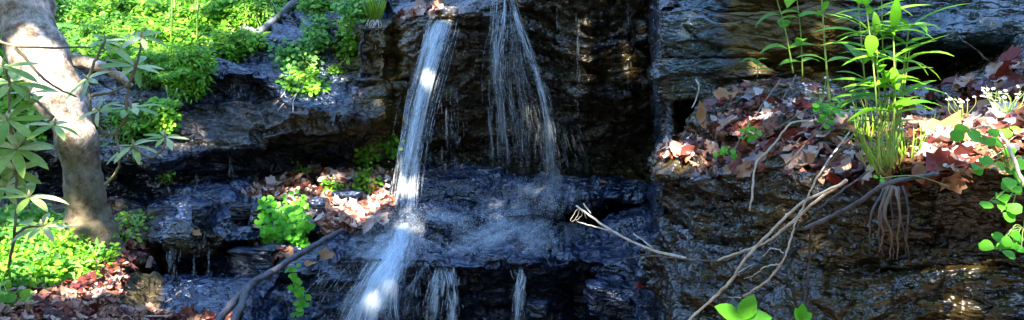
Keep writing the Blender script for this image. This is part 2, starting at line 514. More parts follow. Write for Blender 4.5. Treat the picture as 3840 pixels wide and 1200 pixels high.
# ------------------------------------------------------------------ the cliff: profiles (height line, depth) at stations along it
S = {
 -800: [(-900,13),(-100,9.5),(100,8.2),(300,7.2),(450,6.8),(560,6.5),(600,6.8),(740,6.8),(780,5.6),(850,5.0),(900,4.7),(950,4.4),(1000,4.2),(1050,4.0),(1120,3.7),(1400,2.8)],
 0:    [(-900,13),(-100,9.5),(100,8.2),(300,7.2),(450,6.8),(560,6.6),(600,6.9),(740,6.9),(780,5.8),(850,5.2),(900,4.9),(950,4.6),(1000,4.4),(1050,4.2),(1120,3.9),(1400,3.0)],
 270:  [(-900,13),(-100,9.5),(100,8.2),(300,7.1),(440,6.7),(590,6.4),(630,6.9),(760,7.0),(800,5.9),(850,5.3),(900,5.0),(950,4.8),(1000,4.6),(1050,4.4),(1120,4.1),(1400,3.1)],
 430:  [(-900,13),(-100,9.5),(100,8.2),(300,7.0),(430,6.6),(610,6.2),(645,6.9),(770,7.0),(800,6.2),(850,5.6),(900,5.3),(950,5.1),(1000,4.8),(1050,4.5),(1120,4.2),(1400,3.2)],
 560:  [(-900,13),(-100,9.5),(100,8.2),(330,7.0),(440,6.6),(615,6.2),(650,6.9),(770,6.9),(800,6.1),(850,5.85),(905,5.7),(930,5.75),(990,5.4),(1010,5.5),(1050,5.2),(1400,3.8)],
 640:  [(-900,13),(-100,9.5),(150,8.0),(350,6.9),(470,6.6),(600,6.35),(640,6.8),(700,6.9),(740,6.3),(840,5.8),(915,5.5),(930,5.8),(1030,5.75),(1045,5.5),(1130,4.9),(1400,4.2)],
 800:  [(-900,13),(-100,9.3),(180,7.9),(283,7.0),(345,7.2),(560,6.6),(590,6.8),(690,6.85),(730,6.3),(840,5.75),(905,5.4),(920,5.75),(1035,5.7),(1050,5.4),(1130,4.8),(1400,4.2)],
 940:  [(-900,13),(-100,9.2),(150,7.9),(275,7.0),(350,7.2),(545,6.5),(575,7.0),(690,7.0),(715,6.3),(790,6.0),(880,5.5),(900,5.65),(1010,5.5),(1040,5.5),(1130,4.9),(1400,4.2)],
 1060: [(-900,12),(-100,9.0),(100,7.9),(280,7.1),(400,6.8),(480,6.5),(505,7.1),(650,7.2),(670,6.9),(760,6.1),(860,5.7),(880,5.75),(930,5.5),(1020,5.2),(1060,5.3),(1400,4.9)],
 1280: [(-900,11),(-100,8.6),(90,7.65),(330,7.35),(385,6.9),(468,6.5),(495,7.2),(630,7.3),(650,6.9),(760,6.2),(865,5.65),(890,5.6),(930,5.4),(1005,5.1),(1025,5.2),(1400,5.2)],
 1312: [(-900,11),(-100,8.5),(85,7.6),(320,7.35),(385,6.9),(465,6.5),(495,7.2),(630,7.3),(650,6.9),(760,6.2),(865,5.65),(890,5.6),(930,5.4),(1005,5.1),(1025,5.2),(1400,5.2)],
 1330: [(-900,11),(-100,8.4),(78,7.15),(100,7.0),(325,7.05),(460,6.6),(485,7.1),(630,7.3),(650,7.0),(760,6.2),(865,5.65),(890,5.6),(930,5.4),(1005,5.1),(1025,5.2),(1400,5.2)],
 1440: [(-900,11),(-100,8.4),(78,7.1),(100,6.98),(325,7.05),(440,6.75),(480,7.1),(630,7.3),(648,7.0),(760,6.3),(860,5.7),(885,5.6),(940,5.4),(1010,5.1),(1030,5.2),(1400,5.3)],
 1458: [(-900,11),(-100,8.4),(70,7.3),(100,7.25),(325,7.3),(440,7.0),(480,7.2),(630,7.35),(648,7.0),(760,6.3),(860,5.75),(880,5.65),(940,5.4),(1005,5.1),(1025,5.2),(1400,5.4)],
 1486: [(-900,11),(-100,8.3),(62,7.1),(90,7.0),(320,7.1),(440,7.15),(540,7.5),(640,7.4),(655,7.1),(760,6.4),(850,5.9),(870,5.8),(935,5.5),(985,5.2),(1010,5.35),(1400,5.6)],
 1600: [(-900,11),(-80,8.0),(45,7.0),(65,6.85),(220,7.0),(400,7.15),(570,7.7),(640,7.5),(655,7.2),(760,6.5),(850,5.9),(870,5.85),(930,5.5),(985,5.2),(1008,5.4),(1400,6.0)],
 1740: [(-900,11),(-80,7.8),(35,6.9),(62,6.75),(220,6.95),(380,7.1),(560,7.75),(637,7.6),(652,7.3),(750,6.6),(840,6.0),(870,5.9),(930,5.5),(1000,5.2),(1030,5.45),(1400,6.2)],
 1880: [(-900,10),(-110,7.6),(-5,6.9),(18,6.8),(200,7.0),(330,6.95),(540,7.7),(635,7.6),(650,7.3),(745,6.6),(810,6.15),(850,6.1),(930,5.5),(985,5.2),(1040,5.5),(1400,6.2)],
 2000: [(-900,10),(-250,7.6),(-150,6.95),(-110,6.85),(180,7.0),(350,6.95),(540,7.6),(635,7.6),(650,7.3),(745,6.5),(795,6.05),(825,6.35),(930,5.5),(990,5.2),(1040,5.5),(1400,6.2)],
 2180: [(-900,10),(-300,7.6),(-150,6.95),(-110,6.85),(170,7.0),(380,7.0),(540,7.5),(635,7.6),(650,7.3),(735,6.6),(762,6.35),(800,6.75),(910,5.8),(985,5.4),(1040,5.7),(1400,5.8)],
 2320: [(-900,9),(-400,7.6),(-150,7.0),(-110,6.9),(180,7.05),(400,7.1),(560,7.5),(640,7.5),(655,7.2),(715,6.6),(745,6.4),(790,6.85),(905,5.6),(985,5.1),(1040,5.1),(1400,4.5)],
 2452: [(-900,8),(-400,7.4),(-150,7.1),(-100,7.0),(200,7.1),(400,7.2),(560,7.4),(640,7.4),(655,7.1),(715,6.6),(740,6.3),(785,6.6),(900,4.6),(985,4.2),(1060,4.1),(1400,3.8)],
 2470: [(-900,5.5),(-150,4.4),(0,4.1),(150,4.05),(300,4.05),(372,4.1),(400,4.4),(435,4.2),(540,3.8),(600,3.6),(640,3.6),(670,3.5),(820,3.65),(950,3.7),(1100,3.7),(1400,3.5)],
 2600: [(-900,5.5),(-150,4.3),(0,4.05),(150,4.0),(280,4.0),(360,4.0),(385,4.35),(425,4.2),(450,3.8),(560,3.45),(590,3.45),(660,3.25),(690,3.25),(900,3.3),(1080,3.2),(1400,3.0)],
 2720: [(-900,5.5),(-150,4.2),(0,4.0),(130,3.97),(240,3.97),(315,3.97),(330,4.1),(345,3.95),(410,3.7),(500,3.4),(550,3.37),(645,3.15),(670,3.15),(900,3.2),(1080,3.1),(1400,2.9)],
 3000: [(-900,5.5),(-150,4.1),(0,3.97),(100,3.95),(200,3.95),(288,3.95),(300,3.9),(320,3.7),(400,3.4),(480,3.2),(540,3.1),(620,2.9),(640,2.87),(900,2.87),(1080,2.75),(1400,2.6)],
 3300: [(-900,5.5),(-150,4.1),(0,3.95),(120,3.8),(200,3.9),(280,4.0),(330,4.0),(355,3.7),(420,3.2),(500,2.9),(600,2.6),(680,2.45),(720,2.55),(900,2.65),(1080,2.6),(1400,2.5)],
 3500: [(-900,5.5),(-150,4.0),(0,3.8),(135,3.6),(170,3.75),(225,4.0),(325,3.9),(350,3.5),(420,3.0),(500,2.65),(590,2.4),(650,2.3),(700,2.45),(900,2.55),(1080,2.5),(1400,2.4)],
 3680: [(-900,5.5),(-150,4.0),(0,3.75),(130,3.5),(165,3.7),(215,3.85),(270,3.75),(295,3.4),(370,2.9),(460,2.55),(560,2.35),(640,2.2),(690,2.35),(900,2.5),(1080,2.45),(1400,2.35)],
 3840: [(-900,5.5),(-150,3.9),(0,3.7),(120,3.5),(150,3.5),(180,3.5),(200,3.4),(230,3.2),(320,2.8),(420,2.5),(520,2.3),(620,2.15),(680,2.3),(900,2.4),(1080,2.4),(1400,2.3)],
 4600: [(-900,5.0),(-150,3.7),(0,3.5),(100,3.3),(130,3.3),(160,3.3),(190,3.2),(220,3.0),(300,2.6),(400,2.35),(500,2.2),(600,2.1),(680,2.2),(900,2.2),(1080,2.2),(1400,2.1)],
 8000: [(-900, 6.25), (-150, 4.62), (0, 4.38), (100, 4.12), (130, 4.12), (160, 4.12), (190, 4.0), (220, 3.75), (300, 3.25), (400, 2.94), (500, 2.75), (600, 2.62), (680, 2.75), (900, 2.75), (1080, 2.75), (1400, 2.62)],
 -3500: [(-900, 11.7), (-100, 8.55), (100, 7.38), (300, 6.48), (450, 6.12), (560, 5.85), (600, 6.12), (740, 6.12), (780, 5.04), (850, 4.5), (900, 4.23), (950, 3.96), (1000, 3.78), (1050, 3.6), (1120, 3.33), (1400, 2.52)],
}
xs = np.array(sorted(S))
tab = np.array([S[x] for x in xs], dtype=float)            # stations x 16 x 2
K = tab.shape[1]
cols = np.concatenate([np.arange(-800, -60, 18), np.arange(-60, 3900, 4.0), np.arange(3900, 4600, 18), np.arange(4600, 8001, 34), np.arange(-3500, -800, 45)])
# close columns where the buttress corner turns
cols = np.unique(np.concatenate([cols, np.arange(2450, 2472, 0.4)]))
NC = len(cols)
def n2(x, y, s, o=3):
    return fbm(np.stack([x, y, np.zeros_like(x)], 1), o, s)
ctrl = np.zeros((K, NC, 2))
for r in range(K):
    jx = cols + n2(cols / 90.0, np.full(NC, r * 3.3), 40) * 22 * (np.clip(np.abs(cols - 2461) / 60, 0, 1))
    for c in range(2):
        ctrl[r, :, c] = np.interp(jx, xs, tab[:, r, c])
    if 0 < r:
        ctrl[r, :, 0] += n2(cols / 70.0, np.full(NC, r * 7.1), 50, 4) * 16
        ctrl[r, :, 1] += n2(cols / 130.0, np.full(NC, r * 5.7), 60, 4) * np.interp(cols, [2400, 2500], [0.09, 0.025])
# world control points + a foot that reaches the ground
WX = (cols[None] - 1920) / F * ctrl[:, :, 1]
WY = ctrl[:, :, 1]
WZ = CAM.z + (600 - ctrl[:, :, 0]) / F * ctrl[:, :, 1]
foot = np.stack([WX[-1], WY[-1] * 0.93, np.full(NC, -0.08)], -1)
CP = np.concatenate([np.stack([WX, WY, WZ], -1), foot[None]], 0)
PYc = np.concatenate([ctrl[:, :, 0], np.full((1, NC), 2200.0)], 0)
seg_n = []
for r in range(K):
    dl = np.linalg.norm(CP[r + 1] - CP[r], axis=1)
    sl = np.mean(dl) / (0.011 if r not in (0, K - 1) else 0.08)
    seg_n.append(int(np.clip(sl, 6, 90)))
rows, pys = [], []
for r in range(K):
    for t in np.arange(seg_n[r]) / seg_n[r]:
        rows.append(CP[r] * (1 - t) + CP[r + 1] * t)
        pys.append(PYc[r] * (1 - t) + PYc[r + 1] * t)
rows.append(CP[-1]); pys.append(PYc[-1])
G = np.array(rows); PYG = np.array(pys)
# round the edges slightly
for _ in range(2):
    G[1:-1] = (G[:-2] + 2 * G[1:-1] + G[2:]) / 4
R_, C_ = G.shape[:2]
PXG = np.broadcast_to(cols[None], (R_, C_))
def normals(G):
    du = np.zeros_like(G); dv = np.zeros_like(G)
    du[:, 1:-1] = G[:, 2:] - G[:, :-2]; du[:, 0] = G[:, 1] - G[:, 0]; du[:, -1] = G[:, -1] - G[:, -2]
    dv[1:-1] = G[2:] - G[:-2]; dv[0] = G[1] - G[0]; dv[-1] = G[-1] - G[-2]
    n = np.cross(dv, du)
    n /= np.linalg.norm(n, axis=2, keepdims=True) + 1e-9
    return n
Gs = G.copy()
for _ in range(14):
    Gs[1:-1] = (Gs[:-2] + 2 * Gs[1:-1] + Gs[2:]) / 4
    Gs[:, 1:-1] = (Gs[:, :-2] + 2 * Gs[:, 1:-1] + Gs[:, 2:]) / 4
N = normals(Gs).reshape(-1, 3)
pts = G.reshape(-1, 3)

def rock_disp(p, amp=1.0):
    """bedded, blocky rock relief in metres at points p"""
    wp = np.stack([fbm(p * 1.1, 3, 3), fbm(p * 1.1, 3, 5), fbm(p * 1.1, 3, 8)], 1)
    q = p + wp * 0.22
    d = fbm(p * 0.9, 4, 11) * 0.10
    tilt = q[:, 2] + q[:, 0] * 0.05
    a = np.stack([q[:, 0] * 0.9, q[:, 1] * 0.9, tilt * 4.5], 1)
    f1, f2, idr = worley(a, 21)
    d = d + (idr - 0.5) * 0.17 - np.clip(0.12 - (f2 - f1), 0, 0.12) * 0.35
    b = np.stack([q[:, 0] * 3.6, q[:, 1] * 3.6, tilt * 10.5], 1)
    f1, f2, idr = worley(b, 31)
    d = d + (idr - 0.5) * 0.075 - np.clip(0.15 - (f2 - f1), 0, 0.15) * 0.10
    c = np.stack([q[:, 0] * 11, q[:, 1] * 12, tilt * 19.0], 1)
    d = d + fbm(c, 3, 41) * 0.012
    e = np.stack([q[:, 0] * 28, q[:, 1] * 30, tilt * 42.0], 1)
    d = d + fbm(e, 3, 47) * 0.007
    return d * amp

disp = rock_disp(pts)
amp = np.ones(len(pts))
pxf = PXG.reshape(-1); pyf = PYG.reshape(-1)
amp = np.where(pxf > 2470, 0.62, amp)                       # nearer wall: the same relief is seen larger
amp = np.where((pxf < 560) & (pyf > 820), 0.45, amp)        # soil bank
amp *= np.clip(np.abs(pxf - 2461) / 12, 0.25, 1)
V = pts + N * (disp * amp)[:, None]
Vg = V.reshape(R_, C_, 3)

def box(px0, px1, py0, py1, soft=90):
    def sm(a, lo, hi):
        return np.clip((a - lo) / soft + 0.5, 0, 1) * np.clip((hi - a) / soft + 0.5, 0, 1)
    return sm(pxj, px0, px1) * sm(pyj, py0, py1)
_jt = np.stack([pts[:, 0] * 1.3, pts[:, 1] * 1.3, pts[:, 2] * 2.2], 1)
pxj = np.where(np.abs(pxf - 2461) < 60, pxf, pxf + fbm(_jt, 4, 81) * 130)
pyj = pyf + fbm(_jt, 4, 91) * 80
tone = np.zeros((len(pts), 4))
br = np.zeros(len(pts))
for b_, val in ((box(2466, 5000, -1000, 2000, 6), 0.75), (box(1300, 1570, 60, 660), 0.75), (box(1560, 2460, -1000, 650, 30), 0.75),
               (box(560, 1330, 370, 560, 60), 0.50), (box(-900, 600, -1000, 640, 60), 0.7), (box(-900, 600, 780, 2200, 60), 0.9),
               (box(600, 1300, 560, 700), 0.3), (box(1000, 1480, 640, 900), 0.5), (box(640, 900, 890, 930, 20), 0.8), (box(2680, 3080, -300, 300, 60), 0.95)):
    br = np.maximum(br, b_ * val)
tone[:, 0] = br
wet = np.full(len(pts), 0.85)
wet = np.minimum(wet, 1 - 0.95 * box(2670, 3130, -1000, 310, 60))
wet = np.minimum(wet, 1 - 0.9 * box(-900, 600, 780, 2200, 60))
wet = np.minimum(wet, 1 - 0.6 * box(-900, 700, -1000, 330, 60))
wet = np.minimum(wet, 1 - 0.45 * box(560, 1480, 370, 500, 60))
wet = np.minimum(wet, 1 - 0.5 * box(1310, 1480, 60, 340, 30))
tone[:, 1] = np.maximum(wet, box(1480, 2460, 640, 1000))
tone[:, 2] = np.maximum.reduce([box(2470, 2700, -900, 380) * 0.8, box(3300, 5000, -900, 200, 80) * 0.8, box(1230, 1420, 370, 470) * 0.45, box(1180, 1320, 0, 330) * 0.5,
                                box(1480, 1560, 60, 420) * 0.35])
tone[:, 3] = np.maximum.reduce([box(2690, 3110, -900, 310, 70) * 1.0, box(1300, 1570, 60, 660) * 0.6, box(1560, 2460, -1000, 650) * 0.12, box(2466, 5000, 640, 2000, 60) * 0.12,
                                box(560, 1330, 390, 560) * 0.45, box(-900, 600, 780, 2200) * 0.4, box(2466, 5000, 300, 660, 60) * 0.45])
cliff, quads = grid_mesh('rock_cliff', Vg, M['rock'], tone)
tag(cliff, 'dark wet layered rock cliff with ledges and overhangs', 'rock cliff', None, 'structure')
bvh = BVHTree.FromPolygons(V.tolist(), quads.tolist(), all_triangles=False)

def hit(px, py, back=0.0):
    d = (P(px, py, 1.0) - CAM).normalized()
    loc, nor, i, dist = bvh.ray_cast(CAM, d)
    if loc is None:
        return P(px, py, 6), Vector((0, -1, 0))
    if nor.dot(d) > 0:
        nor = -nor
    return loc - d * back, nor
def hd(px, py):
    return hit(px, py)[0].y

def down(p, maxd=1.5):
    loc, nor, i, dist = bvh.ray_cast(p + Vector((0, 0, 0.02)), Vector((0, 0, -1)), maxd)
    return loc if loc is not None else p

# ground, stream bed side, behind and around the viewpoint
g = MB()
for (x, y) in ((-150, -150), (150, -150), (150, 200), (-150, 200)):
    g.v.append((x, y, 0.0))
g.f.append((0, 1, 2, 3))
tag(g.build('ground', M['soil']), None, None, None, 'structure')


# ------------------------------------------------------------------ helpers for growing things
def rv(a=1.0):
    return Vector((random.uniform(-a, a), random.uniform(-a, a), random.uniform(-a, a)))

def smooth_path(pts, n=6, wob=0.0):
    """catmull-rom through the points"""
    out = []
    p = [pts[0]] + list(pts) + [pts[-1]]
    for i in range(1, len(p) - 2):
        for k in range(n):
            t = k / n
            a, b, c, d = p[i - 1], p[i], p[i + 1], p[i + 2]
            q = 0.5 * ((2 * b) + (c - a) * t + (2 * a - 5 * b + 4 * c - d) * t * t + (3 * b - a - 3 * c + d) * t ** 3)
            if wob:
                q = q + rv(wob)
            out.append(q)
    out.append(Vector(pts[-1]))
    return out

def inpoly(x, y, poly):
    c = False
    j = len(poly) - 1
    for i in range(len(poly)):
        xi, yi = poly[i]; xj, yj = poly[j]
        if (yi > y) != (yj > y) and x < (xj - xi) * (y - yi) / (yj - yi) + xi:
            c = not c
        j = i
    return c

OUT_OVAL = [(0, 0), (.16, .12), (.26, .32), (.27, .52), (.2, .75), (.08, .93), (0, 1.05), (-.08, .93), (-.2, .75), (-.27, .52), (-.26, .32), (-.16, .12)]
OUT_MAPLE = [(0, 0), (.16, .03), (.38, .04), (.37, .20), (.54, .36), (.45, .46), (.42, .64), (.29, .62), (.19, .78), (0, 1.02),
             (-.17, .76), (-.27, .64), (-.44, .60), (-.42, .45), (-.55, .38), (-.36, .22), (-.40, .02), (-.12, .04)]
OUT_OAK = [(0, 0), (.08, .12), (.22, .2), (.1, .3), (.3, .42), (.13, .52), (.27, .68), (.12, .76), (.1, .92), (0, 1.02),
           (-.1, .92), (-.12, .76), (-.27, .68), (-.13, .52), (-.3, .42), (-.1, .3), (-.22, .2), (-.08, .12)]
OUTS = [OUT_OVAL, OUT_MAPLE, OUT_OAK, OUT_OVAL]

# ------------------------------------------------------------------ leaf litter (stuff) and single fallen leaves
def litter(name, label, poly, n, smin, smax, mat, curl=(0.15, 1.0)):
    mb = MB()
    x0 = min(p[0] for p in poly); x1 = max(p[0] for p in poly)
    y0 = min(p[1] for p in poly); y1 = max(p[1] for p in poly)
    c = 0
    tries = 0
    while c < n and tries < n * 30:
        tries += 1
        x = random.uniform(x0, x1); y = random.uniform(y0, y1)
        if not inpoly(x, y, poly):
            continue
        loc, nor = hit(x, y)
        if nor.z < 0.12 and random.random() < 0.75:
            continue
        nn = (nor + rv(0.42) + Vector((0, -0.05, 0.2))).normalized()
        d = nn.cross(rv().normalized())
        s = smin + (smax * 1.25 - smin) * random.random() ** 1.6
        mb.outline_leaf(loc + nor * random.uniform(0.004, 0.03) - d.normalized() * s * 0.5, d, nn, s, random.choice(OUTS), random.uniform(*curl) * random.choice((1, 1, -0.6)), 0.25)
        c += 1
    o = mb.build(name, mat)
    tag(o, label, None, None, 'stuff')
    return o

litter('leaf_litter', 'red brown and tan leaf litter on the ledge left of the waterfall',
       [(905, 735), (960, 692), (1080, 655), (1200, 632), (1320, 640), (1475, 652), (1490, 700), (1455, 820), (1385, 850), (1300, 862), (1215, 885), (1180, 820), (1150, 775), (1000, 745)], 620, 0.05, 0.12, M['litter_dry'])
litter('leaf_litter', 'leaf litter on the low slab under the leafy ledge', [(870, 1010), (890, 950), (940, 905), (1060, 900), (1090, 960), (1000, 985), (940, 1020)], 60, 0.05, 0.10, M['litter_dry'])
litter('leaf_litter', 'dark red leaf litter covering the bank at the bottom left corner',
       [(-60, 1090), (150, 1010), (300, 1000), (440, 980), (470, 1060), (430, 1150), (640, 1178), (900, 1185), (900, 1230), (-60, 1230)], 1300, 0.04, 0.085, M['litter'])
litter('leaf_litter', 'strip of red leaf litter beside the left water steps', [(425, 830), (475, 830), (490, 900), (600, 955), (600, 985), (480, 1010), (420, 1000)], 110, 0.05, 0.09, M['litter'])
litter('leaf_litter', 'pinkish leaf litter on the cliff top left of the main fall', [(1500, 62), (1560, 30), (1650, 18), (1650, 40), (1590, 52), (1530, 72)], 60, 0.07, 0.13, M['litter_dry'])
litter('leaf_litter', 'leaf litter under the green bank above the left slope', [(560, 0), (780, 0), (900, 150), (1010, 120), (960, 180), (830, 200), (600, 160)], 140, 0.06, 0.11, M['litter'])
litter('leaf_litter', 'wet red brown leaf litter on the near ledge at the right',
       [(2475, 560), (2600, 470), (2660, 400), (2760, 320), (2900, 300), (3080, 330), (3300, 370), (3480, 345), (3640, 300), (3900, 200), (3900, 560), (3700, 620), (3560, 670), (3380, 690), (3120, 680), (2860, 640), (2700, 640), (2640, 660), (2560, 590), (2480, 600)],
       800, 0.022, 0.08, M['litter'])
litter('leaf_litter', 'paler drier leaf litter on the right ledge between the grass and the right edge',
       [(3400, 470), (3500, 420), (3640, 400), (3900, 330), (3900, 540), (3760, 600), (3600, 660), (3440, 660), (3390, 560)], 260, 0.025, 0.085, M['litter_dry'])
litter('leaf_litter', 'pale pinkish leaf litter on the steps beside the dark corner', [(2478, 590), (2500, 530), (2580, 480), (2700, 460), (2860, 480), (2900, 560), (2760, 600), (2600, 590)], 150, 0.025, 0.07, M['litter_dry'])

LEAF_PROTO = {}
def fallen(px, py, size_px, kind, shape, label, group, curl=0.35, yaw=None, lift=0.012, tilt=0.35):
    key = (kind, shape, round(curl, 1))
    if key not in LEAF_PROTO:
        mb = MB()
        mb.outline_leaf(Vector((0, -0.5, 0)), Vector((0, 1, 0)), Vector((0, 0, 1)), 1.0, OUTS[shape], curl, 0.22)
        o = mb.build('fallen_leaf', M[kind])
        LEAF_PROTO[key] = o
    else:
        o = LEAF_PROTO[key].copy()
        COL.objects.link(o)
    loc, nor = hit(px, py)
    s = size_px / F * loc.y
    nn = (nor + rv(tilt) + Vector((0, -0.25, 0.2))).normalized()
    d = nn.cross(rv().normalized()).normalized()
    if yaw is not None:
        d = Vector((math.cos(yaw), 0, math.sin(yaw))); d = (d - nn * d.dot(nn)).normalized()
    sd = d.cross(nn).normalized()
    m = Matrix((sd, d, nn)).transposed().to_4x4()
    o.matrix_world = Matrix.Translation(loc + nor * lift + nn * s * 0.06) @ m @ Matrix.Scale(s, 4)
    tag(o, label, 'leaf', group)
    return o

GR = 'fallen leaves on the right ledge'
for a in (
    (3560, 505, 170, 'leaf_tan', 1, 'large orange and pale curled maple leaf right of the grass tuft', 0.5, 0.5),
    (3690, 590, 190, 'leaf_pale', 1, 'large white pink maple leaf beside the round green leaflets', 0.15, 1.2),
    (3515, 545, 130, 'leaf_pale', 3, 'pale pink leaf lying under the big orange maple leaf', 0.2, 2.4),
    (3540, 640, 130, 'leaf_red', 1, 'big dark red leaf hanging over the ledge at the tip of the dark branch', 0.6, -0.4),
    (3440, 570, 110, 'leaf_red', 0, 'brick red leaf behind the grass tuft at ledge centre', 0.4, 0.2),
    (3490, 590, 120, 'leaf_grey', 3, 'grey weathered leaf between the red and white maple leaves', 0.3, 1.9),
    (3800, 440, 150, 'leaf_pale', 1, 'pale pink leaf behind the arching stem at right edge', 0.3, 0.9),
    (3350, 640, 110, 'leaf_grey', 0, 'grey brown leaf lying against the base of the grass', 0.3, 0.4),
    (3700, 420, 110, 'leaf_tan', 0, 'curled tan leaf standing on edge under the white flowers', 0.9, 1.3),
    (3500, 320, 110, 'leaf_red', 1, 'dark red leaf below the dark recess in the right wall', 0.4, 0.3),
    (3810, 235, 130, 'leaf_red', 1, 'deep red leaf above the white flowers by the right edge', 0.4, 2.2),
    (3130, 430, 90, 'leaf_red', 0, 'dark red leaf left of the tall leafy stems', 0.4, 0.8),
    (3170, 665, 120, 'leaf_red', 0, 'long wet red leaf pointing down along the pale sticks', 0.5, 0.5),
    (2890, 520, 70, 'leaf_red', 3, 'bright red leaf between two crossing sticks', 0.4, 1.0),
    (3000, 520, 75, 'leaf_red', 0, 'crimson leaf under the middle of the thin sticks', 0.3, 2.0),
    (2645, 425, 85, 'leaf_tan', 0, 'yellow tan leaf propped upright by the brown wall foot', 0.5, 1.7),
    (2655, 640, 120, 'leaf_red', 0, 'long glossy red pink leaf flat on the lower step', 0.2, 0.5),
    (2725, 372, 90, 'leaf_tan', 1, 'orange leaf on the upper shelf below the brown wall', 0.2, 0.2),
    (2770, 315, 90, 'leaf_grey', 1, 'pinkish grey leaf highest on the shelf below the brown wall', 0.3, 0.3),
    (2600, 500, 50, 'leaf_grey', 1, 'small lavender grey leaf on the step by the dark corner', 0.2, 0.9),
    (2870, 455, 75, 'leaf_pale', 3, 'pale crumpled leaf under the longest thin stick', 0.4, 0.2),
    (2955, 415, 70, 'leaf_grey', 1, 'blue grey leaf tilted beside a thin upright stick', 0.4, 1.5),
    (2865, 558, 70, 'leaf_pale', 0, 'cream oval leaf at the foot of the thin sticks', 0.3, 0.4),
    (2820, 610, 70, 'leaf_grey', 1, 'grey wet leaf near the lip of the left step', 0.3, 2.8),
    (2540, 555, 60, 'leaf_tan', 1, 'rust orange leaf closest to the dark corner', 0.3, 0.6),
    (3240, 590, 100, 'leaf_brown', 1, 'dark brown leaf left of the grass base', 0.4, 2.3),
):
    fallen(a[0], a[1], a[2], a[3], a[4], a[5], GR, a[6], a[7])
lp = [(2490, 570), (2660, 420), (2780, 320), (3080, 340), (3480, 350), (3640, 310), (3840, 220), (3860, 560), (3560, 660), (3120, 670), (2860, 620), (2560, 580)]
k = 0
while k < 110:
    x = random.uniform(2480, 3850); y = random.uniform(220, 680)
    if not inpoly(x, y, lp):
        continue
    kind = random.choice(('leaf_brown', 'leaf_brown', 'leaf_red', 'leaf_tan', 'leaf_grey', 'leaf_pale', 'leaf_pale', 'leaf_red'))
    names = {'leaf_brown': 'small dark brown', 'leaf_red': 'small dull red', 'leaf_tan': 'small rusty tan', 'leaf_grey': 'small grey', 'leaf_pale': 'small pale pink'}
    fallen(x, y, random.uniform(26, 62) * (1 + (x - 2480) / 2200), kind, random.choice((0, 2, 0, 1)), names[kind] + ' dead leaf in the litter of the near right ledge', 'small leaves in the right litter', random.choice((0.1, 0.4, 0.7)))
    k += 1
for (x, y, s, kd, lb) in ((1162, 1000, 46, 'leaf_tan', 'lone tan leaf stuck on the wet rock right of the forked branch'),
                          (1220, 955, 60, 'leaf_tan', 'tan leaf on the slab just above the forked branch'),
                          (2255, 690, 42, 'leaf_tan', 'lone orange red leaf on the dark ledge under the fall'),
                          (640, 1010, 50, 'leaf_tan', 'orange leaf at the foot of the small left water step'),
                          (735, 876, 34, 'leaf_tan', 'small orange leaf on the left water ledge'),
                          (2400, 1085, 60, 'leaf_red', 'dark red leaf on the wet rock under the pale stick'),
                          (635, 1175, 38, 'leaf_pale', 'yellow leaf on the bank beside the forked branch tips'),
                          (265, 1070, 60, 'leaf_tan', 'orange leaf below the low green leaves on the left bank'),
                          (70, 1160, 60, 'leaf_red', 'scarlet leaf in the bottom left corner')):
    fallen(x, y, s, kd, random.randrange(4), lb, 'single fallen leaves', 0.4)

# ------------------------------------------------------------------ the leaning tree on the left
bx_ = hd(330, 850)
TD = 5.12
tp = [(345, 1010, TD + .1), (335, 905, TD), (330, 830, TD), (318, 720, TD - .02), (300, 600, TD - .05), (270, 480, TD - .08), (222, 360, TD - .1), (165, 240, TD - .08), (112, 110, TD), (85, -20, TD + .05), (60, -200, TD + .1), (40, -500, TD + .2)]
tw = [135, 112, 84, 68, 64, 70, 84, 92, 94, 96, 94, 88]           # half widths in picture units
tree = thing('tree', P(335, 880, TD), 'leaning smooth grey brown tree with a sunlit patch on its curved trunk', 'tree')
mb = MB()
path = smooth_path([P(*a) for a in tp], 10)
rad = np.interp(np.linspace(0, 1, len(path)), np.linspace(0, 1, len(tw)), tw) / F * TD
rad = [r * (1 + 0.07 * math.sin(i * 0.45) + random.uniform(-.015, .015)) for i, r in enumerate(rad)]
mb.tube(path, rad, 28)
vv = np.array(mb.v)
dn = fbm(vv * 5, 4, 71) * 0.022 + fbm(vv * 17, 3, 73) * 0.007
cen = np.repeat(np.array([tuple(p) for p in path]), 28, axis=0)
dirn = vv - cen; dirn /= np.linalg.norm(dirn, axis=1, keepdims=True)
mb.v = (vv + dirn * dn[:, None]).tolist()
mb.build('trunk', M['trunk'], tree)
# a broken side limb and the roots
mb = MB()
pa = smooth_path([P(275, 225, TD + .02), P(350, 240, TD), (P(410, 262, TD + .02)), P(455, 292, TD + .05), P(492, 322, TD + .1)], 6, 0.004)
mb.tube(pa, np.linspace(0.05, 0.018, len(pa)), 12, wob=0.12)
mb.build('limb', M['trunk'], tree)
for pts_ in ([(380, 800), (400, 850), (430, 900), (450, 960)], [(300, 830), (260, 870), (225, 890), (190, 930)], [(345, 860), (350, 930), (380, 990)]):
    mb = MB()
    q = [hit(*a)[0] + Vector((0, -0.02, 0.0)) for a in pts_]
    q[0] = P(pts_[0][0], pts_[0][1], TD - 0.03)
    pa = smooth_path(q, 5, 0.003)
    mb.tube(pa, np.linspace(0.07, 0.018, len(pa)), 10, wob=0.1)
    mb.build('root', M['trunk'], tree)

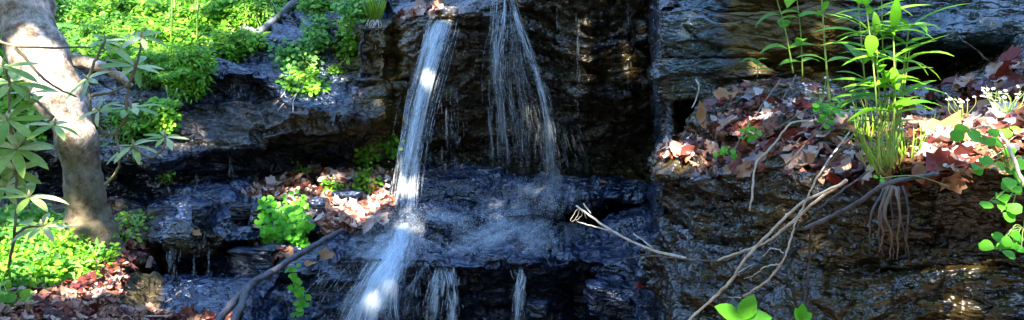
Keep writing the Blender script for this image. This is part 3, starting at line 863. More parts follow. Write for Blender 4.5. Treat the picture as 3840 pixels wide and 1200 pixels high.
# ------------------------------------------------------------------ branches and sticks
def branch(name, label, mat, paths, group=None, cat='stick', wob=0.0022, sides=7, partname='twig'):
    """paths: [(points (px,py,d or None -> just clear of the rock), r0, r1)]; the first one is the main stem, the others are its side twigs"""
    objs = None
    for i, (pp, r0, r1) in enumerate(paths):
        q = []
        for a in pp:
            if len(a) == 3 and a[2] is not None:
                q.append(P(a[0], a[1], a[2]))
            else:
                loc, nor = hit(a[0], a[1])
                q.append(loc + nor * (r0 * 0.8) + (CAM - loc).normalized() * 0.02)
        pa = smooth_path(q, 6, wob)
        mb = MB()
        mb.tube(pa, np.linspace(r0, r1, len(pa)), sides, wob=0.2)
        o = mb.build(name if i == 0 else partname, M[mat], objs)
        if i == 0:
            objs = o
            tag(o, label, cat, group)
    return objs

branch('forked_branch', 'dark wet forked branch slanting from the leaf ledge to the bottom edge', 'twig_dark',
       [([(1285, 862, 5.45), (1200, 908, 5.25), (1100, 968, 5.05), (1010, 1025, 4.9), (935, 1070, 4.75), (880, 1130, 4.6), (815, 1205, 4.45), (770, 1260, 4.4)], 0.020, 0.028),
        ([(950, 1062, 4.76), (925, 1090, 4.66), (902, 1150, 4.55), (868, 1225, 4.42)], 0.028, 0.026),
        ([(935, 1070, 4.75), (915, 1072, 4.72)], 0.016, 0.008)], cat='branch', partname='fork')
branch('fallen_branch', 'bent grey branch lying over the green bank near the top', 'log_grey',
       [([(790, 150, None), (845, 122, None), (890, 112, None), (940, 122, None), (975, 130, None), (1040, 80, None), (1110, 15, None), (1170, -60, None)], 0.036, 0.046),
        ([(1120, 25, None), (1150, 45, None), (1100, 90, None), (1050, 125, None)], 0.012, 0.005),
        ([(1000, 40, None), (1080, 48, None), (1180, 60, None)], 0.010, 0.005)], cat='branch')
branch('fallen_stick', 'pale dead stick jutting left over the dark ledge with a frayed tip', 'twig_pale',
       [([(2160, 772, 4.0), (2200, 800, 3.95), (2270, 850, 3.85), (2370, 905, 3.7), (2470, 945, 3.5), (2590, 972, 3.25)], 0.0047, 0.0076),
        ([(2188, 764, 4.0), (2215, 800, 3.95)], 0.0036, 0.0043),
        ([(2164, 832, 4.05), (2230, 850, 3.95), (2310, 872, 3.82)], 0.0029, 0.0050),
        ([(2375, 875, 3.75), (2445, 928, 3.55)], 0.0029, 0.0043),
        ([(2172, 778, 4.0), (2150, 805, 4.0), (2138, 828, 4.0)], 0.0022, 0.0014),
        ([(2176, 780, 4.0), (2165, 810, 4.0), (2145, 832, 4.0)], 0.0022, 0.0014),
        ([(2180, 783, 4.0), (2182, 806, 4.0), (2160, 828, 4.0)], 0.0022, 0.0014),
        ([(2185, 785, 4.0), (2200, 820, 4.0)], 0.0022, 0.0014)])
branch('root_strand', 'thin grey root curving along the rock from the pale stick', 'twig_brown',
       [([(2240, 1070, None), (2245, 1020, None), (2290, 990, None), (2360, 968, None), (2430, 960, None), (2540, 968, 3.3), (2680, 978, None), (2760, 960, None), (2880, 905, None)], 0.0029, 0.0043)], cat='root')
branch('fallen_stick', 'long pale stick running from the bottom edge up to the grass', 'twig_pale',
       [([(2580, 1205, 2.95), (2650, 1140, 2.9), (2735, 1060, 2.82), (2800, 965, 2.75), (2900, 860, 2.68), (3010, 760, 2.62), (3160, 690, 2.5)], 0.0058, 0.0050),
        ([(2735, 1060, 2.82), (2770, 1020, 2.8), (2830, 990, 2.85)], 0.0029, 0.0014)], 'sticks on the right rock face')
branch('fallen_stick', 'reddish pale stick lying just above the long pale one', 'twig_pale',
       [([(2690, 975, 2.95), (2790, 940, 2.85), (2880, 905, 2.78), (2960, 840, 2.7), (3060, 755, 2.62), (3175, 675, 2.5)], 0.0043, 0.0058)], 'sticks on the right rock face')
branch('fallen_stick', 'pale forked stick crossing from the litter down to its curled root tips', 'twig_pale',
       [([(2790, 1110, 2.85), (2880, 1050, 2.72), (2945, 960, 2.64), (2975, 860, 2.6), (3010, 780, 2.6), (3075, 650, 2.6), (3185, 495, 2.7)], 0.0043, 0.0029),
        ([(2925, 990, 2.66), (2870, 1000, 2.7), (2830, 1030, 2.75), (2790, 1045, 2.8)], 0.0029, 0.0014),
        ([(2940, 950, 2.64), (2900, 930, 2.68), (2860, 960, 2.72)], 0.0022, 0.0014),
        ([(2780, 1115, 2.86), (2730, 1115, 2.9)], 0.0022, 0.0014)], 'sticks on the right rock face')
branch('fallen_branch', 'dark wet branch lying across the grass base on the right', 'twig_dark',
       [([(3018, 858, 2.35), (3110, 815, 2.3), (3200, 770, 2.24), (3320, 692, 2.2), (3420, 668, 2.2), (3520, 650, 2.2)], 0.0072, 0.0065),
        ([(3060, 790, 2.5), (3150, 720, 2.45), (3260, 640, 2.5)], 0.0036, 0.0029)], cat='branch')
branch('dead_vine', 'dark stem hanging from the dark branch down the wet rock', 'twig_dark',
       [([(3045, 850, 2.4), (3035, 930, 2.5), (3030, 1040, 2.55), (3018, 1130, 2.55), (3005, 1230, 2.5)], 0.0043, 0.0036)], cat='stem')
GS_ = 'thin sticks in the right litter'
branch('fallen_stick', 'thin stick leaning from the brown wall across the leaf shelf', 'twig_brown', [([(2925, 300, 3.6), (2788, 499, 3.2), (2748, 590, 3.1)], 0.0043, 0.0036)], GS_)
branch('fallen_stick', 'short thin stick resting high against the brown wall', 'twig_brown', [([(2985, 280, 3.6), (2955, 340, 3.45), (2897, 425, 3.3)], 0.0036, 0.0029)], GS_)
branch('fallen_stick', 'light bent stick in the middle of the right litter', 'twig_pale', [([(3100, 450, 2.9), (2968, 464, 2.95), (2900, 545, 2.92), (2835, 615, 2.9), (2822, 720, 2.85), (2812, 790, 2.85)], 0.0043, 0.0043)], GS_)
branch('fallen_stick', 'thin low stick lying almost flat across the litter', 'twig_brown', [([(3160, 380, 3.0), (3041, 404, 3.05), (2930, 470, 3.02), (2832, 525, 3.05)], 0.0029, 0.0029)], GS_)
branch('fallen_stick', 'short dark tipped stick pointing down from the tall stems', 'twig_brown', [([(3110, 450, 2.85), (3050, 510, 2.85), (2950, 618, 2.85)], 0.0043, 0.0036)], GS_)
branch('fallen_stick', 'curved stick leaning from the litter up to the tall stems', 'twig_brown', [([(3100, 625, 2.6), (3170, 540, 2.6), (3240, 455, 2.7)], 0.0043, 0.0036)], GS_)
branch('dry_stem', 'pale arching dry stem drooping at the right edge', 'twig_pale', [([(3615, 495, 2.2), (3665, 478, 2.15), (3715, 474, 2.1), (3765, 520, 2.05), (3800, 590, 2.0), (3835, 680, 1.98), (3870, 760, 1.95)], 0.0029, 0.0058)], cat='stem')
branch('root_strand', 'thin curved root crossing the dark recess of the right wall', 'twig_brown', [([(3608, 152, 3.45), (3660, 185, 3.5), (3690, 215, 3.5), (3715, 235, 3.52)], 0.0029, 0.0050)], cat='root')
branch('root_strand', 'thin root hanging beside the dark hollow at the corner', 'twig_pale', [([(2608, 300, 3.9), (2622, 325, 3.88), (2612, 370, 3.88), (2594, 405, 3.85)], 0.0036, 0.0029)], cat='root')
branch('fallen_stick', 'pale stick across the litter at the bottom of the left bank', 'twig_pale', [([(265, 1160, None), (340, 1165, None), (420, 1178, None), (520, 1188, None), (640, 1186, None)], 0.0086, 0.0058)], 'sticks at the left bank')
branch('fallen_stick', 'dark stick standing at the edge of the left bank litter', 'twig_dark', [([(335, 1165, None), (385, 1110, None), (430, 1060, None), (455, 1010, None)], 0.0072, 0.0043)], 'sticks at the left bank')
branch('fallen_stick', 'brown stick beside the forked branch on the lower left ledge', 'twig_brown', [([(525, 1200, None), (570, 1155, None), (630, 1130, None), (682, 1092, None)], 0.0072, 0.0043)], 'sticks at the left bank')
branch('fallen_stick', 'short dark stick against the foot of the leaning tree', 'twig_dark', [([(395, 865, None), (420, 830, None), (450, 800, None)], 0.0115, 0.0072)], 'sticks at the left bank')
branch('fallen_stick', 'broken pale stick on the green bank above the left slope', 'twig_pale', [([(590, 125, None), (650, 150, None), (710, 178, None)], 0.0072, 0.0050)])
branch('root_strand', 'pale forked root hanging below the plant on the left slope', 'twig_pale',
       [([(1140, 325, None), (1100, 365, None), (1060, 395, None), (1040, 420, None)], 0.0072, 0.0036),
        ([(1118, 345, None), (1100, 380, None), (1098, 440, None)], 0.0043, 0.0029),
        ([(1075, 330, None), (1060, 360, None), (1030, 395, None)], 0.0050, 0.0029)], cat='root')
rt = thing('hanging_roots', P(3300, 740, 2.3), 'bunch of brown roots hanging under the grass tuft', 'roots')
for (a, b_, c_, dd) in ((3320, 3280, 3262, 2.3), (3330, 3310, 3295, 2.28), (3345, 3330, 3335, 2.27), (3355, 3362, 3365, 2.26), (3370, 3385, 3412, 2.27), (3335, 3345, 3350, 2.3), (3390, 3400, 3395, 2.3), (3350, 3300, 3312, 2.31)):
    mb = MB()
    y2 = random.uniform(930, 985)
    pa = smooth_path([P(a, 700, dd + .05), P(b_ + random.uniform(-14, 14), 800, dd), P((b_ + c_) / 2 + random.uniform(-16, 16), 880, dd + .02), P(c_, y2, dd + .06)], 5, 0.002)
    mb.tube(pa, np.linspace(random.uniform(.003, .007), 0.0015, len(pa)), 6, wob=.2)
    mb.build('root', M[random.choice(('twig_brown', 'twig_dark', 'twig_brown', 'twig_dark'))], rt)

# ------------------------------------------------------------------ boulders
def boulder(label, px, py, w_px, h_px, depth, tone_, d=None, sink=0.4, seed=0):
    loc, nor = hit(px, py + h_px * 0.4)
    dd = d or loc.y
    hw, hh = w_px / 2 / F * dd, h_px / 2 / F * dd
    c = P(px, py, dd) + Vector((0, depth * (sink - 0.2), 0))
    bm = bmesh.new()
    bmesh.ops.create_cube(bm, size=2)
    bmesh.ops.bevel(bm, geom=bm.edges[:], offset=0.35, segments=3, affect='EDGES', profile=0.6)
    bmesh.ops.subdivide_edges(bm, edges=bm.edges[:], cuts=5, use_grid_fill=True)
    v = np.array([tuple(x.co) for x in bm.verts])
    v = v * np.array([hw, depth / 2, hh])
    nr = v / (np.linalg.norm(v, axis=1, keepdims=True) + 1e-9)
    dsp = rock_disp(v * 1.0 + seed * 3.1, 0.5)
    v = v + nr * dsp[:, None] * min(1, hw * 4)
    for x, co in zip(bm.verts, v):
        x.co = co
    me = bpy.data.meshes.new('boulder')
    bm.to_mesh(me); bm.free()
    me.polygons.foreach_set('use_smooth', [True] * len(me.polygons))
    a = me.color_attributes.new('tone', 'FLOAT_COLOR', 'POINT')
    a.data.foreach_set('color', np.tile(np.array([*tone_, 0.0], dtype=np.float32), (len(me.vertices), 1)).ravel())
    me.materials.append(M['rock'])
    o = bpy.data.objects.new('boulder', me)
    o.location = c
    o.rotation_euler = (random.uniform(-.1, .1), random.uniform(-.12, .12), random.uniform(-.3, .3))
    COL.objects.link(o)
    tag(o, label, 'rock', 'loose rocks on the ledges')
    return o

boulder('upright black stone block on the left water ledge', 761, 812, 58, 92, 0.16, (0.1, 0.5, 0), None, 0.4, 1)
boulder('grey block of stone under the leafy ledge beside the bright vine', 985, 815, 110, 95, 0.3, (0.2, 0.5, 0.3), None, 0.5, 2)
boulder('flat brown topped stone left of the leafy ledge', 905, 800, 90, 60, 0.25, (0.5, 0.4, 0), None, 0.5, 3)
boulder('rounded slab with fallen leaves above the lower left water', 950, 975, 200, 100, 0.35, (0.35, 0.6, 0.1), None, 0.6, 4)
boulder('shiny wet bump of rock right of the lower cascade', 1640, 868, 95, 62, 0.25, (0.0, 1.0, 0.15), None, 0.6, 5)
boulder('wet boulder at the bottom edge beneath the pale stick', 2350, 1140, 260, 130, 0.5, (0.15, 0.9, 0.0), None, 0.6, 6)
boulder('small grey stone at the bottom edge near the right lower fall', 2020, 1165, 90, 60, 0.25, (0.0, 0.9, 0.15), 5.2, 0.5, 7)
boulder('dark stone on the leaf litter below the cliff overhang', 1180, 668, 90, 46, 0.25, (0.3, 0.5, 0), None, 0.5, 8)
boulder('grey stone in the middle of the leaf litter ledge', 1300, 745, 110, 50, 0.3, (0.1, 0.8, 0.1), None, 0.5, 9)
boulder('dark stone at the lower left of the leaf litter ledge', 1190, 780, 60, 70, 0.25, (0.2, 0.6, 0.1), None, 0.5, 10)

# ------------------------------------------------------------------ small plants
def clump(name, label, cat, group, px, py, rx, ry, mat, n, leaf, base=None, droop=0.2, depth=0.6, back=0.0, stemmat='stem', per=(5, 9), long=1.0):
    """a low leafy plant: thin stems that fan out from its base and end in sprays of small leaflets"""
    loc, nor = hit(px, py)
    b = hit(*base)[0] if base else loc
    d = loc.y - back
    RX, RZ = rx / F * d, ry / F * d
    t = thing(name, b, label, cat, group)
    lf, st = MB(), MB()
    for k in range(n):
        a = random.uniform(0, 2 * math.pi)
        r = math.sqrt(random.random())
        off = Vector((math.cos(a) * r * RX, -random.random() * depth * min(RX, RZ) * (1.2 - r * .6) - 0.02, math.sin(a) * r * RZ))
        tip = loc + off - Vector((0, back, 0))
        tgt = bvh.ray_cast(CAM, (tip - CAM).normalized())
        if tgt[0] is not None and tgt[3] < (tip - CAM).length + 0.02:
            tip = tgt[0] - (tip - CAM).normalized() * random.uniform(0.02, 0.07)
        mid = (b + tip) / 2 + Vector((0, -0.03, 0.06 * (1 if droop < .5 else 0.3)))
        if k % 2 == 0:
            st.tube(smooth_path([b, mid, tip], 4), 0.0025, 4, False)
        pn = (Vector((0, -0.55, 0.75)) + rv(0.55)).normalized()
        m_ = random.randint(*per)
        a0 = random.uniform(0, 6.28)
        ax = pn.orthogonal().normalized(); ay = pn.cross(ax)
        for j in range(m_):
            th = a0 + 2.4 * j + random.uniform(-.3, .3)
            dr = ax * math.cos(th) + ay * math.sin(th)
            L = leaf * random.uniform(0.45, 1.3)
            lf.leaf(tip + dr * (leaf * 0.55 * math.sqrt(j)), dr + pn * random.uniform(-.3, .2) - Vector((0, 0, droop * random.random())), (pn + rv(.4)).normalized(), L, L  * 0.7 / long, 3, random.uniform(0, .6), 0.15, 0.55, 0.6)
    lf.build('foliage', M[mat], t)
    if st.v:
        st.build('stem', M[stemmat], t)
    return t

# the ground cover that clothes the upper left bank
def undergrowth(label, poly, n, mats, size):
    mb = MB()
    x0 = min(p[0] for p in poly); x1 = max(p[0] for p in poly); y0 = min(p[1] for p in poly); y1 = max(p[1] for p in poly)
    c = 0
    while c < n:
        x = random.uniform(x0, x1); y = random.uniform(y0, y1)
        if not inpoly(x, y, poly):
            continue
        c += 1
        loc, nor = hit(x, y)
        q = loc + nor * random.uniform(0.01, 0.10) + rv(.03)
        for j in range(random.randint(2, 4)):
            d = (rv() + Vector((0, -0.5, 0.2))).normalized()
            L = random.uniform(*size)
            mb.leaf(q + rv(.03), d, (Vector((0, -0.5, 0.8)) + rv(.5)).normalized(), L, L * random.uniform(.35, .7), 3, random.uniform(0, .8), .2, .5, .7)
    o = mb.build('undergrowth', M[mats])
    tag(o, label, None, None, 'stuff')
undergrowth('green ground cover over the upper left bank', [(150, -40), (900, -40), (1020, -40), (880, 150), (800, 250), (770, 330), (660, 330), (560, 300), (480, 230), (330, 230), (200, 200)], 1500, 'mid', (0.04, 0.10))
undergrowth('fine sunny leaves spread through the upper left bank', [(230, -40), (900, -40), (880, 120), (780, 250), (690, 300), (560, 270), (400, 210), (260, 180)], 1700, 'bright', (0.025, 0.07))
undergrowth('pale green ground cover over the low left bank', [(-40, 780), (230, 830), (400, 850), (410, 960), (300, 1040), (150, 1080), (-40, 1110)], 900, 'cool', (0.03, 0.07))
undergrowth('fine bright leaves spread through the low left bank', [(-40, 830), (150, 860), (380, 850), (400, 960), (290, 1040), (150, 1070), (-40, 1090)], 1100, 'bright', (0.025, 0.06))
undergrowth('dark green ground cover behind the leaning tree', [(-40, -40), (60, 60), (60, 250), (150, 420), (170, 560), (-40, 560)], 500, 'mid', (0.05, 0.11))

GB = 'leafy plants on the upper left bank'
for a in (
    ('leafy plant beside the top of the leaning trunk', 290, 55, 110, 70, 'cool', 60, .075),
    ('toothed green plant right of the leaning trunk', 380, 130, 120, 60, 'mid', 60, .08),
    ('bright yellow green plant at the top edge of the bank', 380, 30, 90, 50, 'bright', 45, .08),
    ('dense leafy plant high on the middle of the bank', 520, 60, 110, 70, 'mid', 60, .075),
    ('wide light green plant under the thin upright stems', 620, 150, 110, 60, 'bright', 70, .06),
    ('shaded green plant above the broken tree limb', 470, 190, 110, 55, 'mid', 60, .065),
    ('small fern tuft beside the trunk at mid bank', 300, 190, 60, 45, 'cool', 40, .07),
    ('round leaved plant left of the top water step', 735, 250, 75, 75, 'bright', 90, .055),
    ('bright cushion of leaflets over the left slope', 640, 225, 90, 60, 'bright', 90, .05),
    ('lowest bright cushion hanging beside the blue slope', 715, 325, 60, 40, 'bright', 60, .055),
    ('yellow lit plant behind the bent grey branch', 855, 60, 90, 60, 'bright', 70, .06),
    ('green plant above the bent grey branch', 950, 60, 80, 60, 'bright', 70, .06),
    ('bright plant tucked under the bent grey branch', 895, 165, 80, 45, 'bright', 80, .05),
    ('green plant at the top edge over the grey branch', 1010, 20, 70, 40, 'mid', 50, .06),
    ('feathery plant behind the thin upright stems', 690, 90, 70, 70, 'mid', 50, .07),
    ('light plant low on the bank above the dark hollow', 560, 270, 60, 40, 'mid', 45, .055),
    ('bright ferny plant on the rock right of the rhododendron', 600, 440, 65, 55, 'bright', 90, .045),
    ('small ferny plant between the two whorled stems', 480, 480, 70, 60, 'mid', 50, .045),
    ('tiny bright plant in the mouth of the left hollow', 632, 662, 36, 16, 'bright', 16, .04),
):
    clump('leafy_plant', a[0], 'plant', GB, *a[1:4], a[4], a[5], int(a[6] * 1.5), a[7] * random.uniform(.65, 1.15), depth=1.0, long=random.choice((1.2, 2.0, 2.4, 3.0)) if a[5] != 'bright' else random.choice((1.0, 1.4, 1.9)))
GL = 'leafy plants on the low left bank'
clump('leafy_plant', 'bright leafy plant right in front of the trunk base', 'plant', GL, 318, 838, 75, 36, 'bright', 90, .045, depth=1.2, back=.42)
for a in (
    ('bright leafy plant at the foot of the leaning tree', 350, 870, 70, 50, 'bright', 110, .045, ),
    ('bright plant spilling over the edge of the low bank', 370, 935, 60, 55, 'bright', 100, .045),
    ('lowest bright tuft hanging over the dark bank edge', 300, 1020, 45, 45, 'bright', 70, .045),
    ('big bright cushion in the middle of the low bank', 210, 940, 90, 60, 'bright', 120, .045),
    ('bright cushion above the dark red litter', 140, 1030, 90, 55, 'bright', 120, .045),
    ('broad leaved green plant at the left edge of the bank', 50, 900, 80, 70, 'cool', 70, .07),
    ('grey green plant under the drooping whorls', 100, 840, 100, 50, 'cool', 70, .06),
    ('yellow green plant in the lowest left corner', 20, 1080, 60, 70, 'mid', 60, .06),
    ('small sprig beside the tree root', 490, 830, 50, 35, 'bright', 22, .04),
    ('small seedling on the leafy strip by the left steps', 470, 900, 30, 14, 'bright', 10, .04),
):
    clump('leafy_plant', a[0], 'plant', GL, *a[1:4], a[4], a[5], a[6], a[7], depth=0.8)
GC = 'plants on the cliff left of the waterfall'
for a in (
    ('pale green plant growing in the middle of the left slope', 1120, 225, 80, 75, 'cool', 70, .06),
    ('lower yellowish half of the plant on the left slope', 1150, 310, 75, 40, 'bright', 55, .055),
    ('blue green plant above the left slope', 1190, 125, 45, 60, 'cool', 45, .055),
    ('leafy plant at the top edge above the stone pillar', 1340, 30, 50, 50, 'cool', 45, .065),
    ('column of leaves hanging on the left face of the pillar', 1305, 150, 32, 80, 'bright', 36, .055),
    ('green plant hanging from the top edge left of the pillar', 1210, 15, 60, 40, 'mid', 40, .06),
    ('moss tuft in the niche left of the pillar', 1262, 265, 32, 12, 'mid', 30, .025),
    ('bright leaves growing from the ledge below the cave', 1378, 590, 30, 45, 'bright', 16, .055),
    ('sprig of bright leaves in the shadow beside the main fall', 1462, 545, 28, 35, 'bright', 12, .055),
    ('green plant among the leaf litter by the main fall', 1362, 675, 40, 30, 'bright', 22, .05),
    ('small green sprig at the left of the leaf litter', 1258, 700, 22, 20, 'bright', 9, .045),
    ('tiny plant on top of the leaf litter slope', 1130, 640, 20, 10, 'bright', 8, .04),
):
    clump('leafy_plant', a[0], 'plant', GC, *a[1:4], a[4], a[5], a[6], a[7], depth=0.7)

# feathery ferns
def fern(label, px, py, n, L, mat, group='ferns on the left bank', lean=(.2, 0)):
    loc, nor = hit(px, py)
    t = thing('fern', loc, label, 'fern', group)
    lf, st = MB(), MB()
    for k in range(n):
        a = random.uniform(-.4, math.pi + .4)
        d = Vector((math.cos(a) * .9 + lean[0], -abs(math.sin(a)) * .7 - .25, random.uniform(.3, 1.0) + lean[1])).normalized()
        l_ = L * random.uniform(.6, 1.15); cur = loc + nor * .02; pts_ = [Vector(cur)]
        for s in range(12):
            d = (d + Vector((0, -.02, -.11))).normalized(); cur = cur + d * (l_ / 12); pts_.append(Vector(cur))
        st.tube(pts_, np.linspace(.0028, .0008, 13), 4, False)
        for s in range(2, 13):
            dd = (pts_[s] - pts_[s - 1]).normalized(); sd = dd.cross(Vector((0, -.5, .85))).normalized()
            w_ = l_ * .30 * math.sin(math.pi * min(1, (s + 1.5) / 14)) ** .8
            for q in (-1, 1):
                lf.leaf(pts_[s], sd * q + dd * .35 + rv(.12), (Vector((0, -.55, .8)) + rv(.25)).normalized(), w_ * random.uniform(.8, 1.1), w_ * .30, 3, .5, .2, .4, .9)
    lf.build('foliage', M[mat], t); st.build('stem', M['stem'], t)
for a in (('large fern arching out beside the upper trunk', 330, 120, 9, .42, 'cool'), ('fern spreading over the centre of the bank', 470, 140, 10, .42, 'mid'), ('bright fern near the thin upright stems', 600, 100, 10, .40, 'bright'),
          ('fern drooping over the dark hollow beside the limb', 560, 230, 9, .36, 'bright'), ('fern at the top edge left of the upright stems', 520, 25, 9, .42, 'mid'), ('fern at the top edge beside the trunk', 270, 30, 8, .40, 'bright'),
          ('fern hanging down toward the blue slope', 700, 280, 10, .34, 'bright'), ('fern left of the bent grey branch', 790, 110, 9, .36, 'bright'), ('fern above the bent grey branch by the top edge', 920, 25, 9, .36, 'bright'),
          ('fern on the steep rock below the bank', 610, 400, 9, .30, 'bright'), ('low fern on the dark rock between the two shrubs', 470, 440, 8, .28, 'mid'), ('fern at the right end of the bank under the branch', 960, 150, 8, .28, 'bright'),
          ('fern hanging from the cliff top beside the grey twigs', 1190, 40, 8, .30, 'mid'), ('fern in the middle of the left slope', 1110, 200, 8, .28, 'cool')):
    fern(*a)
for a in (('fern at the left edge of the low bank', 60, 860, 9, .26, 'bright'), ('fern in front of the trunk base on the low bank', 250, 880, 9, .24, 'bright'), ('fern at the drooping lower end of the low bank', 200, 1000, 9, .24, 'bright'),
          ('fern at the bank edge above the red litter', 330, 960, 8, .22, 'bright')):
    fern(*a, group='ferns on the low left bank')

# the bright vine that hangs over the leafy ledge: strings of round leaflets
vine = thing('vine', hit(1110, 760)[0], 'bright green vine of round leaflets hanging over the leafy ledge', 'vine')
lf, st = MB(), MB()
for pts_ in ([(1130, 745), (1120, 800), (1105, 850), (1110, 900)], [(1100, 750), (1080, 790), (1050, 830), (1010, 870)], [(1145, 770), (1140, 840), (1150, 880), (1130, 915)],
             [(1040, 770), (1015, 800), (1000, 840), (1015, 900)], [(1110, 760), (1090, 830), (1060, 880), (1030, 905)], [(1020, 765), (1005, 780)], [(1120, 850), (1090, 870), (1060, 895)]):
    q = [hit(*a)[0] + Vector((0, -0.06, 0.01)) for a in pts_]
    pa = smooth_path(q, 5, .004)
    st.tube(pa, .0025, 4, False)
    for p_ in pa:
        for j in range(4):
            nn = (Vector((0, -0.9, 0.5)) + rv(.4)).normalized()
            dr = nn.cross(rv().normalized()).normalized()
            lf.leaf(p_ + rv(.045) + Vector((0, -0.02, 0)), dr, nn, random.uniform(.04, .065), .048, 3, .2, .12, .5, .45)
lf.build('foliage', M['clover'], vine); st.build('stem', M['stem'], vine)
vine = thing('vine', hit(1115, 1035)[0], 'small vine dangling under the forked branch', 'vine')
lf, st = MB(), MB()
q = [P(1095, 1000, 5.1), P(1110, 1060, 5.02), P(1125, 1110, 5.0), P(1122, 1170, 5.0)]
q = [Vector((a.x, min(a.y, hd(1110, 1090) - .06), a.z)) for a in q]
pa = smooth_path(q, 6, .003); st.tube(pa, .002, 4, False)
for p_ in pa[2:]:
    for j in range(2):
        nn = (Vector((0, -0.9, 0.4)) + rv(.4)).normalized(); dr = nn.cross(rv().normalized()).normalized()
        lf.leaf(p_ + rv(.035), dr, nn, random.uniform(.035, .06), .045, 3, .2, .12, .5, .45)
lf.build('foliage', M['clover'], vine); st.build('stem', M['stem'], vine)

# slender upright stems on the bank
sap = 0
for (x0, y0, x1, y1) in ((640, 190, 643, -30), (735, 175, 742, -30), (655, 120, 650, -30), (745, 130, 738, 20), (630, 380, 622, 320), (650, 375, 664, 330)):
    lbs = ('slim upright green stem at left of the bank stems', 'tallest pale upright stem on the bank', 'slim stem close behind the left upright stem', 'short pale stem beside the tallest one',
           'leaning pale stem below the bank cushions', 'second leaning stem below the bank cushions, tilted right')
    b = hit(x0, y0)[0]
    mb = MB()
    d = b.y - .1
    mb.tube(smooth_path([b, P((x0 + x1) / 2 + 3, (y0 + y1) / 2, d), P(x1, y1, d)], 5, .003), np.linspace(.010, .007, 11), 6)
    o = mb.build('sapling_stem', M['stem']); tag(o, lbs[sap], 'stem', 'upright stems on the left bank'); sap += 1

# ------------------------------------------------------------------ grass
def grass(label, px, py, n, Lmin, Lmax, spread, mat='grass', width=.006, lean=(0, 0), base_r=0.03, up=1.0):
    loc, nor = hit(px, py)
    mb = MB()
    for k in range(n):
        b = loc + Vector((random.uniform(-1, 1) * base_r, -random.uniform(0, 1) * base_r, random.uniform(-.3, .3) * base_r))
        a = random.uniform(0, 6.28)
        d = (Vector((math.cos(a) * spread + lean[0], math.sin(a) * spread * .8 - .25, up + lean[1]))).normalized()
        L = random.uniform(Lmin, Lmax)
        side = Vector((d.y, -d.x, 0.2))
        mb.leaf(b, d, (Vector((d.x, d.y - .3, .2))).normalized(), L, width * random.uniform(.7, 1.3), 7, random.uniform(.3, 1.6), .2, .2, .8)
    o = mb.build('grass_tuft', M[mat])
    tag(o, label, 'grass', 'grass tufts')
    return o
grass('grass tuft on top of the stone pillar at the top edge', 1408, 75, 90, .16, .36, .75, width=.011, base_r=.06)
grass('grass tuft at the foot of the tall right stems', 3330, 640, 110, .08, .26, .8, width=.0045, base_r=.07)
grass('sparse low grass leaning left of the right tuft', 3225, 560, 26, .14, .30, .5, width=.006, lean=(.3, 0), base_r=.05)
grass('fern like grass tuft on the bank beside the tree', 292, 165, 40, .10, .2, .9, 'cool', .012, base_r=.04)
# dry grass roots trailing below the tuft on the pillar
dr_ = MB()
for k in range(14):
    b = hit(1405 + random.uniform(-25, 25), 78)[0] + Vector((0, -.05, 0))
    dr_.tube(smooth_path([b, b + Vector((random.uniform(-.05, .04), -.04, -.06)), b + Vector((random.uniform(-.09, .06), -.03, -random.uniform(.12, .3)))], 4, .002), .003, 4, False)
o = dr_.build('dry_grass', M['twig_pale']); tag(o, 'straw coloured dry roots trailing down the pillar from its grass tuft', 'dry grass')

# ------------------------------------------------------------------ tall plant with lance leaves on the right
tall = 0
def lance_plant(label, stems, d, leafL, wid, mat='lance', group='tall leafy stems on the right', droop=(.4, 1.1)):
    b = P(stems[0][0][0], stems[0][0][1], d)
    t = thing('leafy_stem_plant', b, label, 'plant', group)
    lf = MB()
    for (p0, p1, r, nodes, top) in stems:
        mb = MB()
        q0 = P(p0[0], p0[1], d + random.uniform(-.03, .05)); q1 = P(p1[0], p1[1], d + random.uniform(-.06, .03))
        pa = smooth_path([q0, (q0 + q1) / 2 + rv(.008), q1], 6)
        mb.tube(pa, np.linspace(r * .62, r * .4, len(pa)), 7)
        mb.build('stem', M['stem'], t)
        for k, tt in enumerate(nodes):
            p_ = q0.lerp(q1, tt)
            a = (k % 2) * 1.4 + random.uniform(-.4, .4)
            for sgn in (0, math.pi):
                dr = Vector((math.cos(a + sgn), math.sin(a + sgn) * .7 - .15, random.uniform(.2, .8)))
                L = leafL * random.uniform(.7, 1.2)
                lf.leaf(p_, dr, Vector((0, -.35, .9)), L, wid * L / leafL * random.uniform(.8, 1.2), 6, random.uniform(*droop), .25, .35, .9)
        for j in range(top):
            a = 2 * math.pi * j / max(top, 1) + random.uniform(-.3, .3)
            dr = Vector((math.cos(a), math.sin(a) * .7 - .1, random.uniform(.1, .7)))
            L = leafL * random.uniform(.8, 1.25)
            lf.leaf(q1, dr, Vector((0, -.35, .9)), L, wid * random.uniform(.8, 1.1), 6, random.uniform(*droop), .25, .35, .9)
    lf.build('foliage', M[mat], t)
    return t
lance_plant('dense clump of tall lance leaved stems rising from the grass tuft',
            [((3330, 620), (3305, -30), .0045, (.35, .5, .62, .74, .86), 0), ((3345, 620), (3408, 105), .006, (.55, .75, .88), 8), ((3360, 610), (3412, 180), .005, (.6,), 0),
             ((3300, 620), (3240, -40), .0045, (.45, .62, .78, .9), 0), ((3320, 600), (3285, 130), .0045, (.5, .7, .85), 6), ((3340, 610), (3350, 120), .0055, (.4, .6, .8), 6),
             ((3350, 620), (3360, 230), .006, (.5, .7), 5), ((3310, 600), (3275, 40), .004, (.5, .65, .8), 5), ((3335, 600), (3320, 300), .006, (.4, .6, .8), 4)], 2.35, .155, .029)
lance_plant('single tall pale stem left of the dense clump', [((3112, 385), (3080, -40), .0065, (.36, .80, ), 0)], 2.75, .13, .032)
lance_plant('stem with curving leaves between the single stem and the dense clump', [((3255, 440), (3215, -40), .005, (.3, .42, .66, .88), 0)], 2.55, .15, .032)
